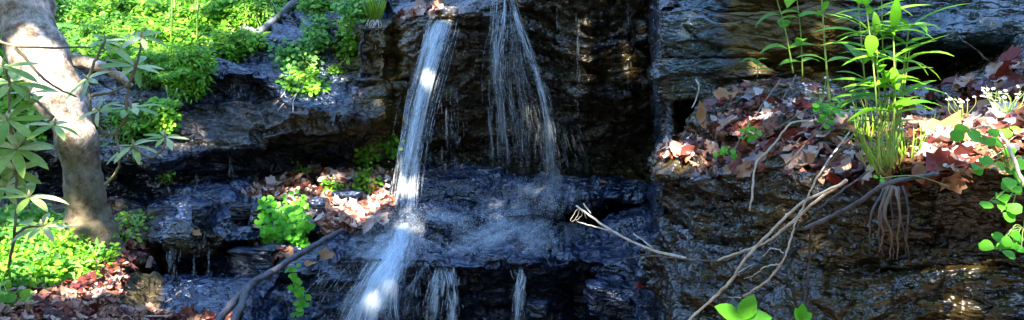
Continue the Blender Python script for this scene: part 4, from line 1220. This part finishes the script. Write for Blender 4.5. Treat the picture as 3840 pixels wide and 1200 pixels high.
lance_plant('left pair of short stems with broad heart shaped leaves by the brown wall',
            [((2975, 275), (2905, -30), .006, (.3, .55, .72, .93), 0), ((3010, 290), (2985, -30), .005, (.18, .4, .7, .92), 0)], 3.2, .115, .055, 'lance', None, (.6, 1.3))
lance_plant('small seedling with four leaves low on the brown wall', [((2840, 290), (2838, 225), .004, (.4, .7, 1.0), 0)], 3.5, .075, .035, 'lance', None)

# ------------------------------------------------------------------ round leaflets, right edge and litter
def clover(label, px, py, d, spots, size, mat='clover', group='round leaved plants on the right'):
    base = P(px, py, d)
    t = thing('round_leaved_plant', base, label, 'plant', group)
    lf, st = MB(), MB()
    for (x, y) in spots:
        c = P(x, y, d + random.uniform(-.05, .04))
        st.tube(smooth_path([base, (base + c) / 2 + Vector((0, 0, .02)), c], 4), .0016, 4, False)
        nn = (Vector((0, -.75, .65)) + rv(.35)).normalized()
        ax = nn.orthogonal().normalized(); ay = nn.cross(ax); a0 = random.uniform(0, 6.28)
        for j in range(3 if size < .03 else random.choice((1, 2, 2))):
            th = a0 + j * 2.09 + random.uniform(-.2, .2)
            dr = ax * math.cos(th) + ay * math.sin(th)
            s = size * random.uniform(.8, 1.15)
            lf.leaf(c + dr * .004, dr, (nn + rv(.25)).normalized(), s, s * .95, 5, .3, .12, .58, .42)
    lf.build('foliage', M[mat], t); st.build('stem', M['stem'], t)
clover('upper round leaved plant in front of the white maple leaf', 3790, 640, 2.05, [(3690, 630), (3730, 600), (3650, 640), (3770, 630), (3800, 610), (3830, 590), (3740, 520), (3720, 540), (3620, 490), (3640, 480), (3820, 560), (3830, 640), (3780, 480)], .036)
clover('middle spray of round leaflets below the white maple leaf', 3830, 730, 2.0, [(3735, 745), (3710, 755), (3790, 715), (3770, 765), (3800, 760), (3815, 690), (3755, 795), (3835, 700)], .036)
clover('lowest round leaved plant hanging over the dark rock at right edge', 3840, 860, 2.0, [(3745, 915), (3750, 940), (3775, 900), (3790, 930), (3810, 915), (3830, 935), (3780, 880), (3845, 850), (3735, 935)], .036)
clover('low green seedling among leaves left of the tall stems', 3100, 440, 2.75, [(3075, 390), (3105, 395), (3120, 415), (3085, 420), (3135, 400), (3150, 380), (3095, 460), (3110, 445), (3145, 420), (3070, 405)], .028)
clover('yellow green seedling on the step lip left of the sticks', 2720, 570, 3.1, [(2710, 565), (2735, 560), (2725, 580), (2750, 570), (2700, 580)], .03)
clover('small seedling under the longest thin stick', 2805, 500, 3.1, [(2800, 490), (2820, 515), (2795, 520), (2810, 475), (2830, 500)], .026)
clover('sparse seedling on the ledge beside the right grass', 3560, 700, 2.2, [(3300, 668)], .02)
for (lb, px, py, d, L, leaves) in (('pair of large fresh green leaves at the bottom edge', 2780, 1200, 2.6, .105, ((-0.9, .6), (.35, .9), (.9, .2), (-.2, -.2))),
                                   ('single green sprout at the bottom edge under the hanging stem', 3000, 1205, 2.3, .055, ((-.3, 1), (.5, .5), (.1, .9)))):
    b = P(px, py, d)
    t = thing('broad_leaved_plant', b, lb, 'plant')
    lf, st = MB(), MB()
    st.tube([b + Vector((0, .12, -.16)), b], .004, 6, True)
    for (dx, dz) in leaves:
        lf.leaf(b, Vector((dx, -.25, dz)), Vector((0, -.8, .6)), L * random.uniform(.8, 1.1), L * .62, 6, .35, .2, .45, .75)
    lf.build('foliage', M['clover'], t); st.build('stem', M['stem'], t)

# white flowers
def flowers(label, px, py, d, n, rx, ry):
    b = P(px, py + ry + 60, d)
    t = thing('white_flowers', b, label, 'flowers', 'white flowers on the right ledge')
    fl, st = MB(), MB()
    for k in range(n):
        c = P(px + random.uniform(-rx, rx), py + random.gauss(0, ry * .55) + random.choice((0, 0, 18)), d + random.uniform(-.05, .05))
        st.tube(smooth_path([b, (b + c) / 2 + rv(.02), c], 4), .0007, 4, False)
        for q in range(1):
            cc = c + rv(.009)
            nn = (Vector((0, -.6, .7)) + rv(.4)).normalized(); ax = nn.orthogonal().normalized(); ay = nn.cross(ax)
            for j in range(5):
                th = j * 1.2566
                fl.leaf(cc, ax * math.cos(th) + ay * math.sin(th), nn, .0062, .0045, 2, .1, .1, .6, .5)
    fl.build('blossom', M['petal'], t); st.build('stem', M['stem'], t)
flowers('white flower cluster beside the single tall stem', 3075, 325, 2.8, 24, 75, 26)
flowers('white flower cluster nearest the right edge', 3780, 340, 2.2, 26, 100, 24)
flowers('small white flowers behind the big orange leaf', 3610, 368, 2.4, 11, 60, 18)

# ------------------------------------------------------------------ rhododendron shrubs
def rhodo(label, base, whorls, d, stems):
    t = thing('rhododendron', base, label, 'shrub', 'rhododendron shrubs by the tree')
    sb = MB()
    for pts_ in stems:
        q = [P(a[0], a[1], a[2] if len(a) > 2 else d) for a in pts_]
        sb.tube(smooth_path(q, 6, .003), np.linspace(.0085, .005, (len(q) - 1) * 6 + 1), 6, wob=.1)
    sb.build('stem', M['stem_red'], t)
    for (x, y, L, n, ax) in whorls:
        c = P(x, y, d + random.uniform(-.08, .08))
        axis = (Vector(ax) + rv(.15)).normalized()
        a1 = axis.orthogonal().normalized(); a2 = axis.cross(a1); a0 = random.uniform(0, 6.28)
        lf = MB()
        for j in range(n):
            th = a0 + 2 * math.pi * j / n + random.uniform(-.2, .2)
            dr = a1 * math.cos(th) + a2 * math.sin(th) + axis * random.uniform(-.1, .35)
            l_ = L * random.uniform(.75, 1.15)
            lf.leaf(c, dr, axis, l_, l_ * random.uniform(.21, .28), 7, random.uniform(.2, .8), .18, .55, .75)
        w_ = lf.build('leaf_whorl', M['rhodo'], t)
        bb = MB()
        bb.tube([c, c + axis * .012, c + axis * .028, c + axis * .042], [.004, .007, .006, .001], 7)
        bb.build('bud', M['bud'], w_)
    return t
rhodo('rhododendron with pale whorled leaves in front of the dark hollow', hit(395, 700)[0],
      [(505, 248, .17, 9, (.2, -.5, .8)), (330, 298, .15, 7, (-.2, -.6, .7)), (492, 405, .16, 9, (.1, -.4, .9)), (500, 548, .15, 8, (-.1, -.4, .9)), (620, 515, .13, 7, (.3, -.5, .8)),
       (395, 155, .14, 7, (0, -.4, .9)), (530, 140, .14, 8, (.1, -.4, .9)), (372, 415, .14, 6, (-.3, -.5, .7))], 3.9,
      [[(395, 690, 4.6), (440, 640, 4.2), (448, 580), (436, 500), (470, 450), (492, 405)], [(436, 500), (400, 505), (372, 475), (345, 440), (330, 300)], [(448, 580), (475, 570), (500, 548)],
       [(470, 450), (480, 330), (505, 250)], [(500, 548), (560, 590), (610, 560), (620, 518)], [(480, 330), (520, 220), (530, 140)], [(330, 300), (360, 220), (395, 155)], [(345, 360), (420, 345), (485, 315)]])
rhodo('rhododendron with broad leaves filling the left edge', P(30, 1010, 4.2),
      [(35, 310, .20, 8, (.3, -.5, .8)), (62, 560, .19, 9, (.2, -.7, .6)), (205, 470, .14, 6, (.2, -.5, .8)), (30, 450, .18, 8, (0, -.6, .7)), (110, 740, .15, 7, (.1, -.3, .9)), (55, 640, .17, 7, (.2, -.7, .3)),
       (112, 350, .13, 5, (0, -.5, .8)), (10, 250, .16, 7, (.2, -.5, .8)), (160, 850, .15, 7, (.1, -.5, .8)), (20, 700, .15, 7, (.3, -.6, .7))], 3.5,
      [[(30, 1010, 4.2), (55, 880), (62, 760), (60, 640), (62, 560)], [(62, 700), (90, 740), (110, 745)], [(62, 560), (40, 480), (30, 450), (35, 310), (10, 250)], [(62, 560), (150, 480), (200, 440)],
       [(200, 440), (150, 390), (112, 350)], [(55, 880), (110, 850), (160, 850)], [(-30, 120, 3.6), (50, 172, 3.55), (340, 178, 3.7)], [(50, 172, 3.55), (110, 235, 3.6), (180, 310, 3.65), (285, 362, 3.8)], [(62, 760), (30, 720), (20, 700)],
       [(60, 640), (57, 640)]])
# a broad young leaf plant high on the trunk edge
clump('leafy_plant', 'bright sprig of leaves growing over the top of the trunk', 'plant', None, 190, 10, 40, 22, 'bright', 8, .09, None, .2, .5, 1.2)
clump('leafy_plant', 'sunny sprig across the foot of the sunlit trunk patch', 'plant', None, 230, 570, 45, 18, 'bright', 12, .05, None, .2, .5, 1.6)

# ------------------------------------------------------------------ falling water
class WB(MB):
    def __init__(s):
        super().__init__(); s.uv = []; s.veil = []
    def ribbon(s, pts, widths, yaw):
        n = len(pts); b0 = len(s.v); u0 = random.uniform(0, 50); v0 = random.uniform(0, 50); L = 0
        for i in range(n):
            if i: L += (pts[i] - pts[i - 1]).length
            t = (pts[min(i + 1, n - 1)] - pts[max(i - 1, 0)]).normalized()
            sd = Vector((math.cos(yaw), math.sin(yaw), 0)); sd = (sd - t * sd.dot(t)).normalized()
            w_ = widths[i] / 2
            bow = t.cross(sd) * w_ * 0.35
            for q in (-1, 0, 1):
                s.v.append(tuple(pts[i] + sd * (w_ * q) + (bow if q == 0 else bow * 0)))
                s.uv.append((u0 + w_ * q, v0 + L)); s.veil.append((0.0 if q else 1.0) * min(1, 4 * i / (n - 1), 4 * (1 - i / (n - 1))))
        for i in range(n - 1):
            a = b0 + i * 3
            s.f.append((a, a + 1, a + 4, a + 3)); s.f.append((a + 1, a + 2, a + 5, a + 4))
    def strand(s, pts, r):
        b0 = len(s.v); n0 = len(s.v)
        s.tube(pts, r, 4, True)
        u0 = random.uniform(0, 50); v0 = random.uniform(0, 50)
        k = 0; L = 0
        for i in range(len(pts)):
            if i: L += (pts[i] - pts[i - 1]).length
            for j in range(4):
                s.uv.append((u0, v0 + L)); s.veil.append(min(1, 4 * i / (len(pts) - 1), 4 * (1 - i / (len(pts) - 1))))
    def drop(s, c, r, d):
        """one short drop of spray, stretched along its flight"""
        b0 = len(s.v); d = d.normalized(); a = d.orthogonal().normalized(); b = d.cross(a)
        for p_ in (c - d * r * 2.2, c + a * r, c + b * r, c - a * r, c - b * r, c + d * r * 2.2):
            s.v.append(tuple(p_)); s.uv.append((random.random() * 50, random.random() * 50)); s.veil.append(1.0)
        for (i, j) in ((1, 2), (2, 3), (3, 4), (4, 1)):
            s.f.append((b0, b0 + j, b0 + i)); s.f.append((b0 + 5, b0 + i, b0 + j))

def edge_at(L, t):
    x = t * (len(L) - 1); i = min(int(x), len(L) - 2); f = x - i
    return tuple(L[i][k] * (1 - f) + L[i + 1][k] * f for k in range(3))

def waterfall(label, left, right, nrib, nstr, wrib, mat_r, mat_s='strand', rs=(.0009, .0028), core=0.5, frag=(.5, 1.0), spread=.010, group=None, name='waterfall', drops=0, cat='waterfall', yaw=.5):
    """left and right edges of the falling water, from lip to foot (px, py, depth)"""
    t = thing(name, P(*[(a + b) / 2 for a, b in zip(left[-1], right[-1])]), label, cat, group)
    def path(u, t0, t1, n):
        out = []
        ph = random.uniform(0, 6.28); am = random.uniform(0, spread)
        for i in range(n):
            tt = t0 + (t1 - t0) * i / (n - 1)
            a = edge_at(left, tt); b = edge_at(right, tt)
            uu = .5 + (u - .5) * (.72 + .35 * tt)
            out.append(P(*(a[k] * (1 - uu) + b[k] * uu for k in range(3))) + Vector((math.sin(tt * 4 + ph) * am + math.sin(tt * 11 + ph * 3) * am * .35, math.cos(tt * 4 + ph) * am - .02, 0)))
        return out
    def pick():
        return min(max(random.gauss(core, .24), -.35), 1.35)
    if nrib:
        wb = WB()
        for k in range(nrib):
            L = random.uniform(*frag); t0 = random.uniform(-L * .6, 1 - L * .4); t1 = min(1, t0 + L); t0 = max(0, t0)
            pa = path(pick(), t0, t1, 14)
            w_ = random.uniform(*wrib)
            wid = [w_ * (.6 + .4 * math.sin(math.pi * i / 13)) * (.85 + .5 * i / 13) for i in range(14)]
            wb.ribbon(pa, wid, random.uniform(-yaw, yaw))
        wb.build('water_sheet', M[mat_r], t)
    wb = WB()
    for k in range(nstr):
        L = random.uniform(*frag) * random.choice((1, .6, .3)); t0 = random.uniform(0, 1 - L)
        pa = path(min(max(random.gauss(.5, .36), -.5), 1.5), t0, t0 + L, 9)
        r = random.uniform(*rs)
        wb.strand(pa, [r * .4] + [r] * 7 + [r * .3])
    for k in range(drops):
        u = random.gauss(.5, .5); tt = random.uniform(.1, 1)
        a = edge_at(left, tt); b = edge_at(right, tt)
        c = P(*(a[q] * (1 - u) + b[q] * u for q in range(3))) + Vector((0, -random.uniform(0, .12), 0))
        wb.drop(c, random.uniform(.0015, .0035), Vector((random.uniform(-.15, .15), 0, 1)))
    wb.build('water_strand', M[mat_s], t)
    return t

def spray(label, spots, group='spray at the foot of the falls'):
    """splashing drops above the ledge"""
    wb = WB()
    for (px, py, rx, ry, n) in spots:
        for k in range(n):
            x = px + random.gauss(0, rx * .5); y = py + random.gauss(0, ry * .5)
            loc, nor = hit(x, y)
            c = loc - (loc - CAM).normalized() * random.expovariate(8)
            wb.drop(c, random.uniform(.0012, .0036), Vector((random.uniform(-1, 1), random.uniform(-.5, .5), random.uniform(.2, 1.2))))
    o = wb.build('spray', M['strand'])
    tag(o, label, None, None, 'stuff')

def film(label, paths, n, width, jitter, mat='film'):
    """thin foaming water running over the rock: follows the surface"""
    wb = WB()
    for k in range(n):
        pp = random.choice(paths)
        jx = random.gauss(0, jitter); jy = random.gauss(0, jitter * .35)
        t0 = random.uniform(0, .6); t1 = random.uniform(t0 + .25, 1)
        pts_ = []
        for i in range(8):
            a = edge_at([(p[0], p[1], 0) for p in pp], t0 + (t1 - t0) * i / 7)
            loc, nor = hit(a[0] + jx, a[1] + jy)
            pts_.append(loc - (loc - CAM).normalized() * .025 + nor * .008)
        ok = all((pts_[i] - pts_[i + 1]).length < .35 for i in range(7))
        if not ok:
            continue
        w_ = random.uniform(*width)
        wb.ribbon(pts_, [w_ * math.sin(math.pi * (.1 + .8 * i / 7)) for i in range(8)], random.uniform(-.3, .3))
    o = wb.build('water_film', M[mat])
    tag(o, label, None, None, 'structure')

d1 = 6.72
waterfall('main white waterfall pouring from the cliff lip onto the ledge',
          [(1668, 30, 7.0), (1638, 48, 6.86), (1618, 85, 6.74), (1596, 150, 6.64), (1565, 270, 6.54), (1530, 410, 6.44), (1504, 560, 6.33), (1484, 700, 6.2), (1458, 870, 5.9)],
          [(1740, 25, 6.96), (1720, 48, 6.82), (1706, 85, 6.70), (1686, 150, 6.6), (1652, 270, 6.5), (1614, 410, 6.4), (1580, 560, 6.28), (1560, 700, 6.15), (1552, 870, 5.85)],
          46, 210, (.02, .06), 'water', core=.45, frag=(.25, .7), drops=300, spread=.03)
waterfall('dense white core at the top of the main waterfall',
          [(1672, 32, 6.98), (1646, 50, 6.83), (1626, 90, 6.7), (1606, 160, 6.6), (1584, 260, 6.5), (1556, 380, 6.42), (1534, 500, 6.35), (1510, 640, 6.25)],
          [(1728, 28, 6.95), (1710, 50, 6.8), (1692, 90, 6.67), (1668, 160, 6.57), (1634, 260, 6.48), (1596, 380, 6.4), (1568, 500, 6.33), (1545, 640, 6.22)],
          44, 80, (.02, .06), 'water_thick', core=.4, frag=(.2, .6), spread=.02)
waterfall('thin water sliding over the cliff top into the main waterfall', [(1770, -40, 7.55), (1720, 10, 7.12), (1668, 34, 6.98), (1640, 52, 6.82)], [(1880, -40, 7.5), (1800, 5, 7.08), (1748, 30, 6.93), (1722, 54, 6.78)],
          16, 20, (.03, .08), 'water_thin', frag=(.4, .9), spread=.02, name='water_slide', cat='water')
waterfall('thin curtain at the left edge of the main fall lip', [(1596, 72, 6.8), (1594, 140, 6.72), (1590, 200, 6.7)], [(1622, 70, 6.8), (1616, 140, 6.72), (1606, 200, 6.7)], 6, 14, (.02, .04), 'water_thin')
waterfall('thin veil trailing right of the main waterfall', [(1640, 320, 6.75), (1640, 430, 6.75), (1645, 540, 6.8), (1650, 640, 6.9)], [(1745, 320, 6.75), (1750, 430, 6.75), (1755, 540, 6.8), (1765, 640, 6.9)], 10, 46, (.015, .03), 'water_thin', rs=(.001, .0025), frag=(.15, .5), drops=60)
waterfall('right waterfall falling straight from the top edge in loose strands',
          [(1850, -20, 6.7), (1848, 90, 6.62), (1845, 180, 6.6), (1842, 300, 6.62), (1855, 420, 6.7), (1870, 640, 6.9)],
          [(1925, -20, 6.7), (1915, 90, 6.62), (1905, 180, 6.6), (1900, 300, 6.62), (1930, 420, 6.7), (1950, 640, 6.9)],
          30, 110, (.02, .05), 'water', frag=(.2, .6), drops=260, core=.35, spread=.05)
waterfall('slanting strand of the right waterfall that swings right as it drops',
          [(1890, -20, 6.65), (1930, 80, 6.6), (1965, 180, 6.58), (2000, 270, 6.55), (2028, 380, 6.5), (2040, 500, 6.5), (2045, 640, 6.6), (2050, 700, 6.6)],
          [(1935, -20, 6.65), (1955, 80, 6.6), (1990, 180, 6.58), (2022, 270, 6.55), (2058, 380, 6.5), (2082, 500, 6.5), (2095, 640, 6.6), (2110, 700, 6.6)],
          30, 90, (.015, .04), 'water', frag=(.2, .5), drops=300, spread=.03)
waterfall('loose veil of broken threads between the two strands of the right waterfall',
          [(1905, 20, 6.64), (1905, 150, 6.62), (1900, 300, 6.62), (1900, 460, 6.66), (1905, 640, 6.8)],
          [(1930, 20, 6.62), (1975, 150, 6.6), (2015, 300, 6.58), (2060, 460, 6.6), (2090, 640, 6.75)],
          26, 170, (.015, .04), 'water_thin', rs=(.0008, .002), frag=(.12, .4), drops=350, spread=.03)
waterfall('fine curtain beneath the right waterfall', [(1900, 420, 6.75), (1905, 530, 6.8), (1910, 640, 6.9)], [(2180, 440, 6.75), (2190, 540, 6.8), (2195, 650, 6.9)], 30, 150, (.02, .06), 'water_thin', rs=(.0009, .002), frag=(.2, .6), drops=400)
GT = 'thin trickles down the dark wall'
for (lb, x0, y0, x1, y1, wd, n) in (('thin trickle nearest right of the right waterfall', 2088, 0, 2095, 170, 10, 10), ('broken trickle in the middle of the dark wall', 2165, 40, 2172, 520, 14, 26),
                                    ('twin trickle falling near the dark corner', 2355, -10, 2362, 370, 22, 30), ('short low trickle by the dark corner', 2410, 290, 2416, 400, 8, 6),
                                    ('faint trickle left of the middle of the dark wall', 2110, 90, 2118, 240, 12, 8)):
    dd = hd((x0 + x1) / 2, max(y0, 20)) - .06
    waterfall(lb, [(x0 - wd / 2, y0, dd), (x1 - wd / 2, y1, dd + .05)], [(x0 + wd / 2, y0, dd), (x1 + wd / 2, y1, dd + .05)], 0, n, (.01, .02), 'water_thin', rs=(.0012, .003), frag=(.1, .4), group=GT, name='water_trickle', cat='trickle')
waterfall('wide bright cascade fanning from the ledge to the bottom edge',
          [(1465, 815, 5.98), (1442, 880, 5.7), (1422, 930, 5.45), (1398, 985, 5.15), (1358, 1060, 4.98), (1312, 1150, 4.9), (1275, 1240, 4.85)],
          [(1550, 815, 5.96), (1560, 880, 5.68), (1540, 930, 5.42), (1512, 985, 5.12), (1482, 1060, 4.95), (1455, 1150, 4.87), (1440, 1240, 4.82)],
          110, 170, (.02, .08), 'water', core=.5, frag=(.3, .8), drops=500, yaw=.3, spread=.05, rs=(.0008, .002))
waterfall('dense white core of the lower cascade',
          [(1478, 815, 5.95), (1468, 900, 5.55), (1440, 975, 5.12), (1400, 1060, 4.95), (1360, 1180, 4.9)], [(1540, 815, 5.93), (1538, 900, 5.53), (1510, 975, 5.1), (1475, 1060, 4.93), (1440, 1180, 4.88)],
          54, 60, (.02, .08), 'water_thick', core=.5, frag=(.3, .8), yaw=.3, spread=.03)
waterfall('faint wide veil around the lower cascade',
          [(1420, 850, 5.92), (1380, 930, 5.5), (1320, 1000, 5.16), (1260, 1090, 4.98), (1190, 1240, 4.9)],
          [(1610, 850, 5.9), (1610, 930, 5.48), (1590, 1000, 5.14), (1560, 1090, 4.98), (1540, 1240, 4.9)],
          26, 90, (.03, .09), 'water_thin', core=.5, frag=(.3, .7), drops=500, yaw=.3, spread=.06, rs=(.0008, .0018))
GD = 'small falls under the ledge front'
waterfall('left strand of the small falls under the ledge front', [(1620, 1000, 5.1), (1610, 1060, 5.04), (1600, 1130, 5.02), (1590, 1230, 5)], [(1680, 1000, 5.1), (1668, 1060, 5.04), (1650, 1130, 5.02), (1640, 1230, 5)], 22, 60, (.02, .05), 'water', frag=(.25, .7), spread=.025, group=GD)
waterfall('right strand of the pair of small falls under the ledge front', [(1655, 1000, 5.08), (1675, 1060, 5.02), (1680, 1130, 5), (1680, 1230, 4.98)], [(1710, 1000, 5.08), (1712, 1060, 5.02), (1715, 1130, 5), (1720, 1230, 4.98)], 22, 50, (.02, .05), 'water', frag=(.25, .7), spread=.025, group=GD)
waterfall('veil under the ledge front right of centre', [(1935, 1000, 5.1), (1928, 1080, 5.05), (1920, 1230, 5.02)], [(1972, 1000, 5.1), (1966, 1080, 5.05), (1965, 1230, 5.02)], 22, 60, (.015, .04), 'water', frag=(.25, .7), spread=.025, group=GD)
waterfall('thin dribble between the cascade and the small falls', [(1560, 1040, 5.1), (1560, 1130, 5.1), (1558, 1230, 5.1)], [(1580, 1040, 5.1), (1578, 1130, 5.1), (1576, 1230, 5.1)], 0, 12, (.01, .02), 'water_thin', frag=(.2, .6), group=GD)
GE = 'small falls on the left steps'
for (lb, x, y0, y1, wd, n, nr, ds) in (('small curtain on the top step of the left slope', 885, 292, 372, 70, 26, 10, 0), ('single thread on the top step right of the small curtain', 984, 262, 352, 10, 6, 0, 0),
                                   ('thread falling over the dark wall of the left slope', 866, 515, 692, 14, 16, 3, 0), ('faint dribble left of the dark wall thread', 745, 620, 690, 10, 8, 0, 0),
                                   ('left thread falling from the mossy step', 733, 928, 1095, 9, 12, 2, 0), ('brighter right thread falling from the mossy step', 785, 925, 1095, 13, 18, 4, 0),
                                   ('curtain at the left end of the mossy step', 660, 920, 1045, 46, 26, 5, 0), ('thread at the left corner of the mossy step', 640, 905, 1030, 9, 10, 2, 0),
                                   ('faint thread beside the dangling vine', 1120, 1010, 1200, 16, 10, 0, 0), ('faint dribbles left of the lower cascade', 1200, 1000, 1100, 30, 8, 0, 0)):
    dd = min(hd(x, y0 + 2), hd(x, y0 + 14), hd(x, y0 - 8)) - .03
    waterfall(lb, [(x - wd / 2, y0, dd), (x - wd / 2, (y0 + y1) / 2, dd), (x - wd / 2, y1, dd)], [(x + wd / 2, y0, dd), (x + wd / 2, (y0 + y1) / 2, dd), (x + wd / 2, y1, dd)],
              nr + 2, max(3, n // 2), (.008, .024), 'water_thin', rs=(.0008, .0022), frag=(.3, .9), group=GE, name='water_trickle', cat='trickle')

spray('white spray and splashing drops over the wet ledge', [(1500, 850, 150, 70, 1500), (1620, 830, 260, 130, 700), (2070, 715, 90, 110, 420), (1880, 855, 200, 70, 600), (2040, 880, 150, 80, 350), (1780, 760, 400, 140, 500), (1480, 930, 130, 120, 500), (2000, 670, 260, 60, 300), (730, 1085, 120, 20, 80)])
film('thin foaming water spreading over the wet ledge',
     [[(1560, 850), (1640, 900), (1720, 960)], [(2070, 690), (2080, 760), (2060, 820)], [(2090, 780), (1960, 850), (1830, 890), (1740, 960)], [(1930, 700), (1880, 790), (1860, 850), (1760, 900)],
      [(2110, 840), (2060, 890), (1990, 950)], [(1560, 820), (1480, 900), (1420, 980)], [(1900, 840), (1800, 880), (1680, 960)]], 230, (.03, .11), 50)
film('soft mist of spray drifting above the wet ledge',
     [[(1500, 780), (1560, 850), (1600, 900)], [(2060, 660), (2070, 720), (2080, 790)], [(2100, 800), (2040, 880), (2000, 930)], [(1900, 800), (1860, 860), (1800, 900)], [(1420, 850), (1400, 950), (1370, 1000)],
      [(1980, 640), (1960, 700), (1900, 780)], [(1640, 760), (1680, 830), (1760, 880)]], 200, (.06, .22), 70, 'mist')
film('thin water sliding down the left blue slope', [[(900, 180), (860, 250), (860, 285)], [(860, 380), (830, 450), (800, 540)], [(960, 360), (900, 450), (860, 520)], [(870, 700), (800, 740), (700, 780)], [(780, 780), (760, 850), (740, 900)]], 34, (.03, .10), 40, 'film_thin')

# ------------------------------------------------------------------ unseen tree crown, added to shade the gully and dapple the light
tree2 = thing('added_shade_tree', Vector((-5.5, -7.0, 0)), 'unseen leafy tree added behind the viewer to shade the gully', 'tree')
mb = MB()
pa = smooth_path([Vector((-5.5, -7, -.1)), Vector((-5.3, -6.7, 3.5)), Vector((-4.6, -5.2, 7)), Vector((-3.4, -3.2, 9))], 8, .02)
mb.tube(pa, np.linspace(.38, .12, len(pa)), 14)
for k in range(16):
    p_ = pa[-1 - (k % 9)]
    e = Vector((-1.0, -1.6, 7.9)) + Vector((random.uniform(-4, 4), random.uniform(-1.5, 1.5), random.uniform(-1, 1.5)))
    mb.tube(smooth_path([p_, (p_ + e) / 2 + rv(.4), e], 5), np.linspace(.09, .02, 11), 7)
mb.build('trunk', M['twig_brown'], tree2)
GAPS = [(P(1500, 830, 5.9), .07, .9), (P(180, 255, TD - .2), .15, .995), (P(225, 320, TD - .2), .15, .995), (P(270, 385, TD - .2), .10, .98),  # openings cut in the added crown so sun reaches chosen spots
        (P(3560, 500, 2.5), .12, .96), (P(3690, 570, 2.35), .12, .97), (P(3500, 440, 2.7), .1, .9), (P(3400, 160, 2.4), .17, .95), (P(3250, 180, 2.4), .15, .92),
        (P(1680, 50, 6.8), .08, .9), (P(600, 110, 7.3), .30, .95), (P(880, 20, 7.8), .24, .93), (P(450, 60, 8), .85, .9), (P(200, 980, 4.6), .34, .95), (P(80, 900, 4.6), .34, .92),
        (P(60, 600, 3.5), .24, .97), (P(50, 330, 3.5), .26, .97), (P(120, 460, 3.5), .2, .95), (P(505, 240, 3.9), .2, .95), (P(495, 400, 3.9), .16, .95), (P(560, 530, 3.9), .18, .95), (P(110, 740, 3.5), .12, .9), (P(1100, 800, 6), .2, .9), (P(2200, 800, 4.0), .1, .9), (P(2780, 1170, 2.6), .06, .95),
        (P(1370, 720, 6.2), .26, .95), (P(1150, 690, 6.4), .25, .92), (P(1260, 760, 6.2), .22, .95), (P(3780, 920, 2.0), .02, .9), (P(2620, 540, 3.4), .14, .8), (P(600, 440, 6.4), .2, .9), (P(1130, 240, 7), .28, .85)]
U = SUN_TO.cross(Vector((0, 0, 1))).normalized(); W_ = U.cross(SUN_TO).normalized()
smp = [hit(x, y)[0] for x in range(-60, 3901, 120) for y in range(-60, 1261, 60)] + [P(x, y, 2.0) for x in (2400, 3900) for y in (0, 1200)] + [P(x, y, 3.3) for x in (-60, 600) for y in (0, 1200)]
ul = [p_.dot(U) for p_ in smp]; wl = [p_.dot(W_) for p_ in smp]; sl_ = Vector((0, 5.0, 1.8)).dot(SUN_TO) + 9.0
u0, u1, w0, w1 = min(ul) - .3, max(ul) + .3, min(wl) - .3, max(wl) + .3
lf = MB()
gp = np.array([tuple(a[0]) for a in GAPS]); gr = np.array([a[1] for a in GAPS]) ; gq = np.array([a[2] for a in GAPS]); sv = np.array(SUN_TO)
N_CAN = int((u1 - u0) * (w1 - w0) * 6.5 / .0226)
for k in range(N_CAN):
    p_ = U * random.uniform(u0, u1) + W_ * random.uniform(w0, w1) + SUN_TO * (sl_ + random.uniform(-1.2, 1.2))
    L = random.uniform(.22, .36); dl = rv().normalized()
    rel = np.array(p_ + dl * (L * .5)) - gp
    dist = np.linalg.norm(rel - np.outer(rel @ sv, sv), axis=1)
    hitg = dist < gr + .10
    if hitg.any() and random.random() < gq[hitg].max():
        continue
    lf.leaf(p_, dl, (SUN_TO + rv(.8)).normalized(), L, L * .55, 2, .3, .15, .5, .7)
lf.build('crown', M['mid'], tree2)

# ------------------------------------------------------------------ unseen wooded slope added around the viewpoint, a dark backdrop for rock reflections
hs_m, n_, l_, pb = new_mat('wooded_slope')
tc_ = n_.new('ShaderNodeTexCoord')
t_ = noise_node(n_, l_, 1.3, 8, tc_.outputs['Object'], 0.75)
r_ = ramp(n_, [(0.3, (0.010, 0.012, 0.006)), (0.55, (0.030, 0.040, 0.012)), (0.75, (0.06, 0.09, 0.02))])
l_.new(t_.outputs[0], r_.inputs[0]); l_.new(r_.outputs[0], pb.inputs['Base Color']); pb.inputs['Roughness'].default_value = 0.95
na, ne = 150, 26
Vh = np.zeros((ne, na, 3))
for i in range(ne):
    for j in range(na):
        az = math.radians(-205 + 230 * j / (na - 1))            # from the left, round behind, to the right
        t = i / (ne - 1)
        rr_ = 7.5 + 13 * t
        Vh[i, j] = (rr_ * math.cos(az) * 1.1, rr_ * math.sin(az), -0.3 + 13.5 * t ** 0.75)
vh = Vh.reshape(-1, 3)
amp_ = np.repeat(np.linspace(.3, 2.6, ne), na)
vh[:, 2] += fbm(vh * .35, 4, 101) * amp_
vh[:, 0] += fbm(vh * .5, 4, 103) * amp_ * .7; vh[:, 1] += fbm(vh * .5, 4, 107) * amp_ * .7
ho, _q = grid_mesh('unseen_hillside', vh.reshape(ne, na, 3), hs_m)
tag(ho, None, None, None, 'structure')
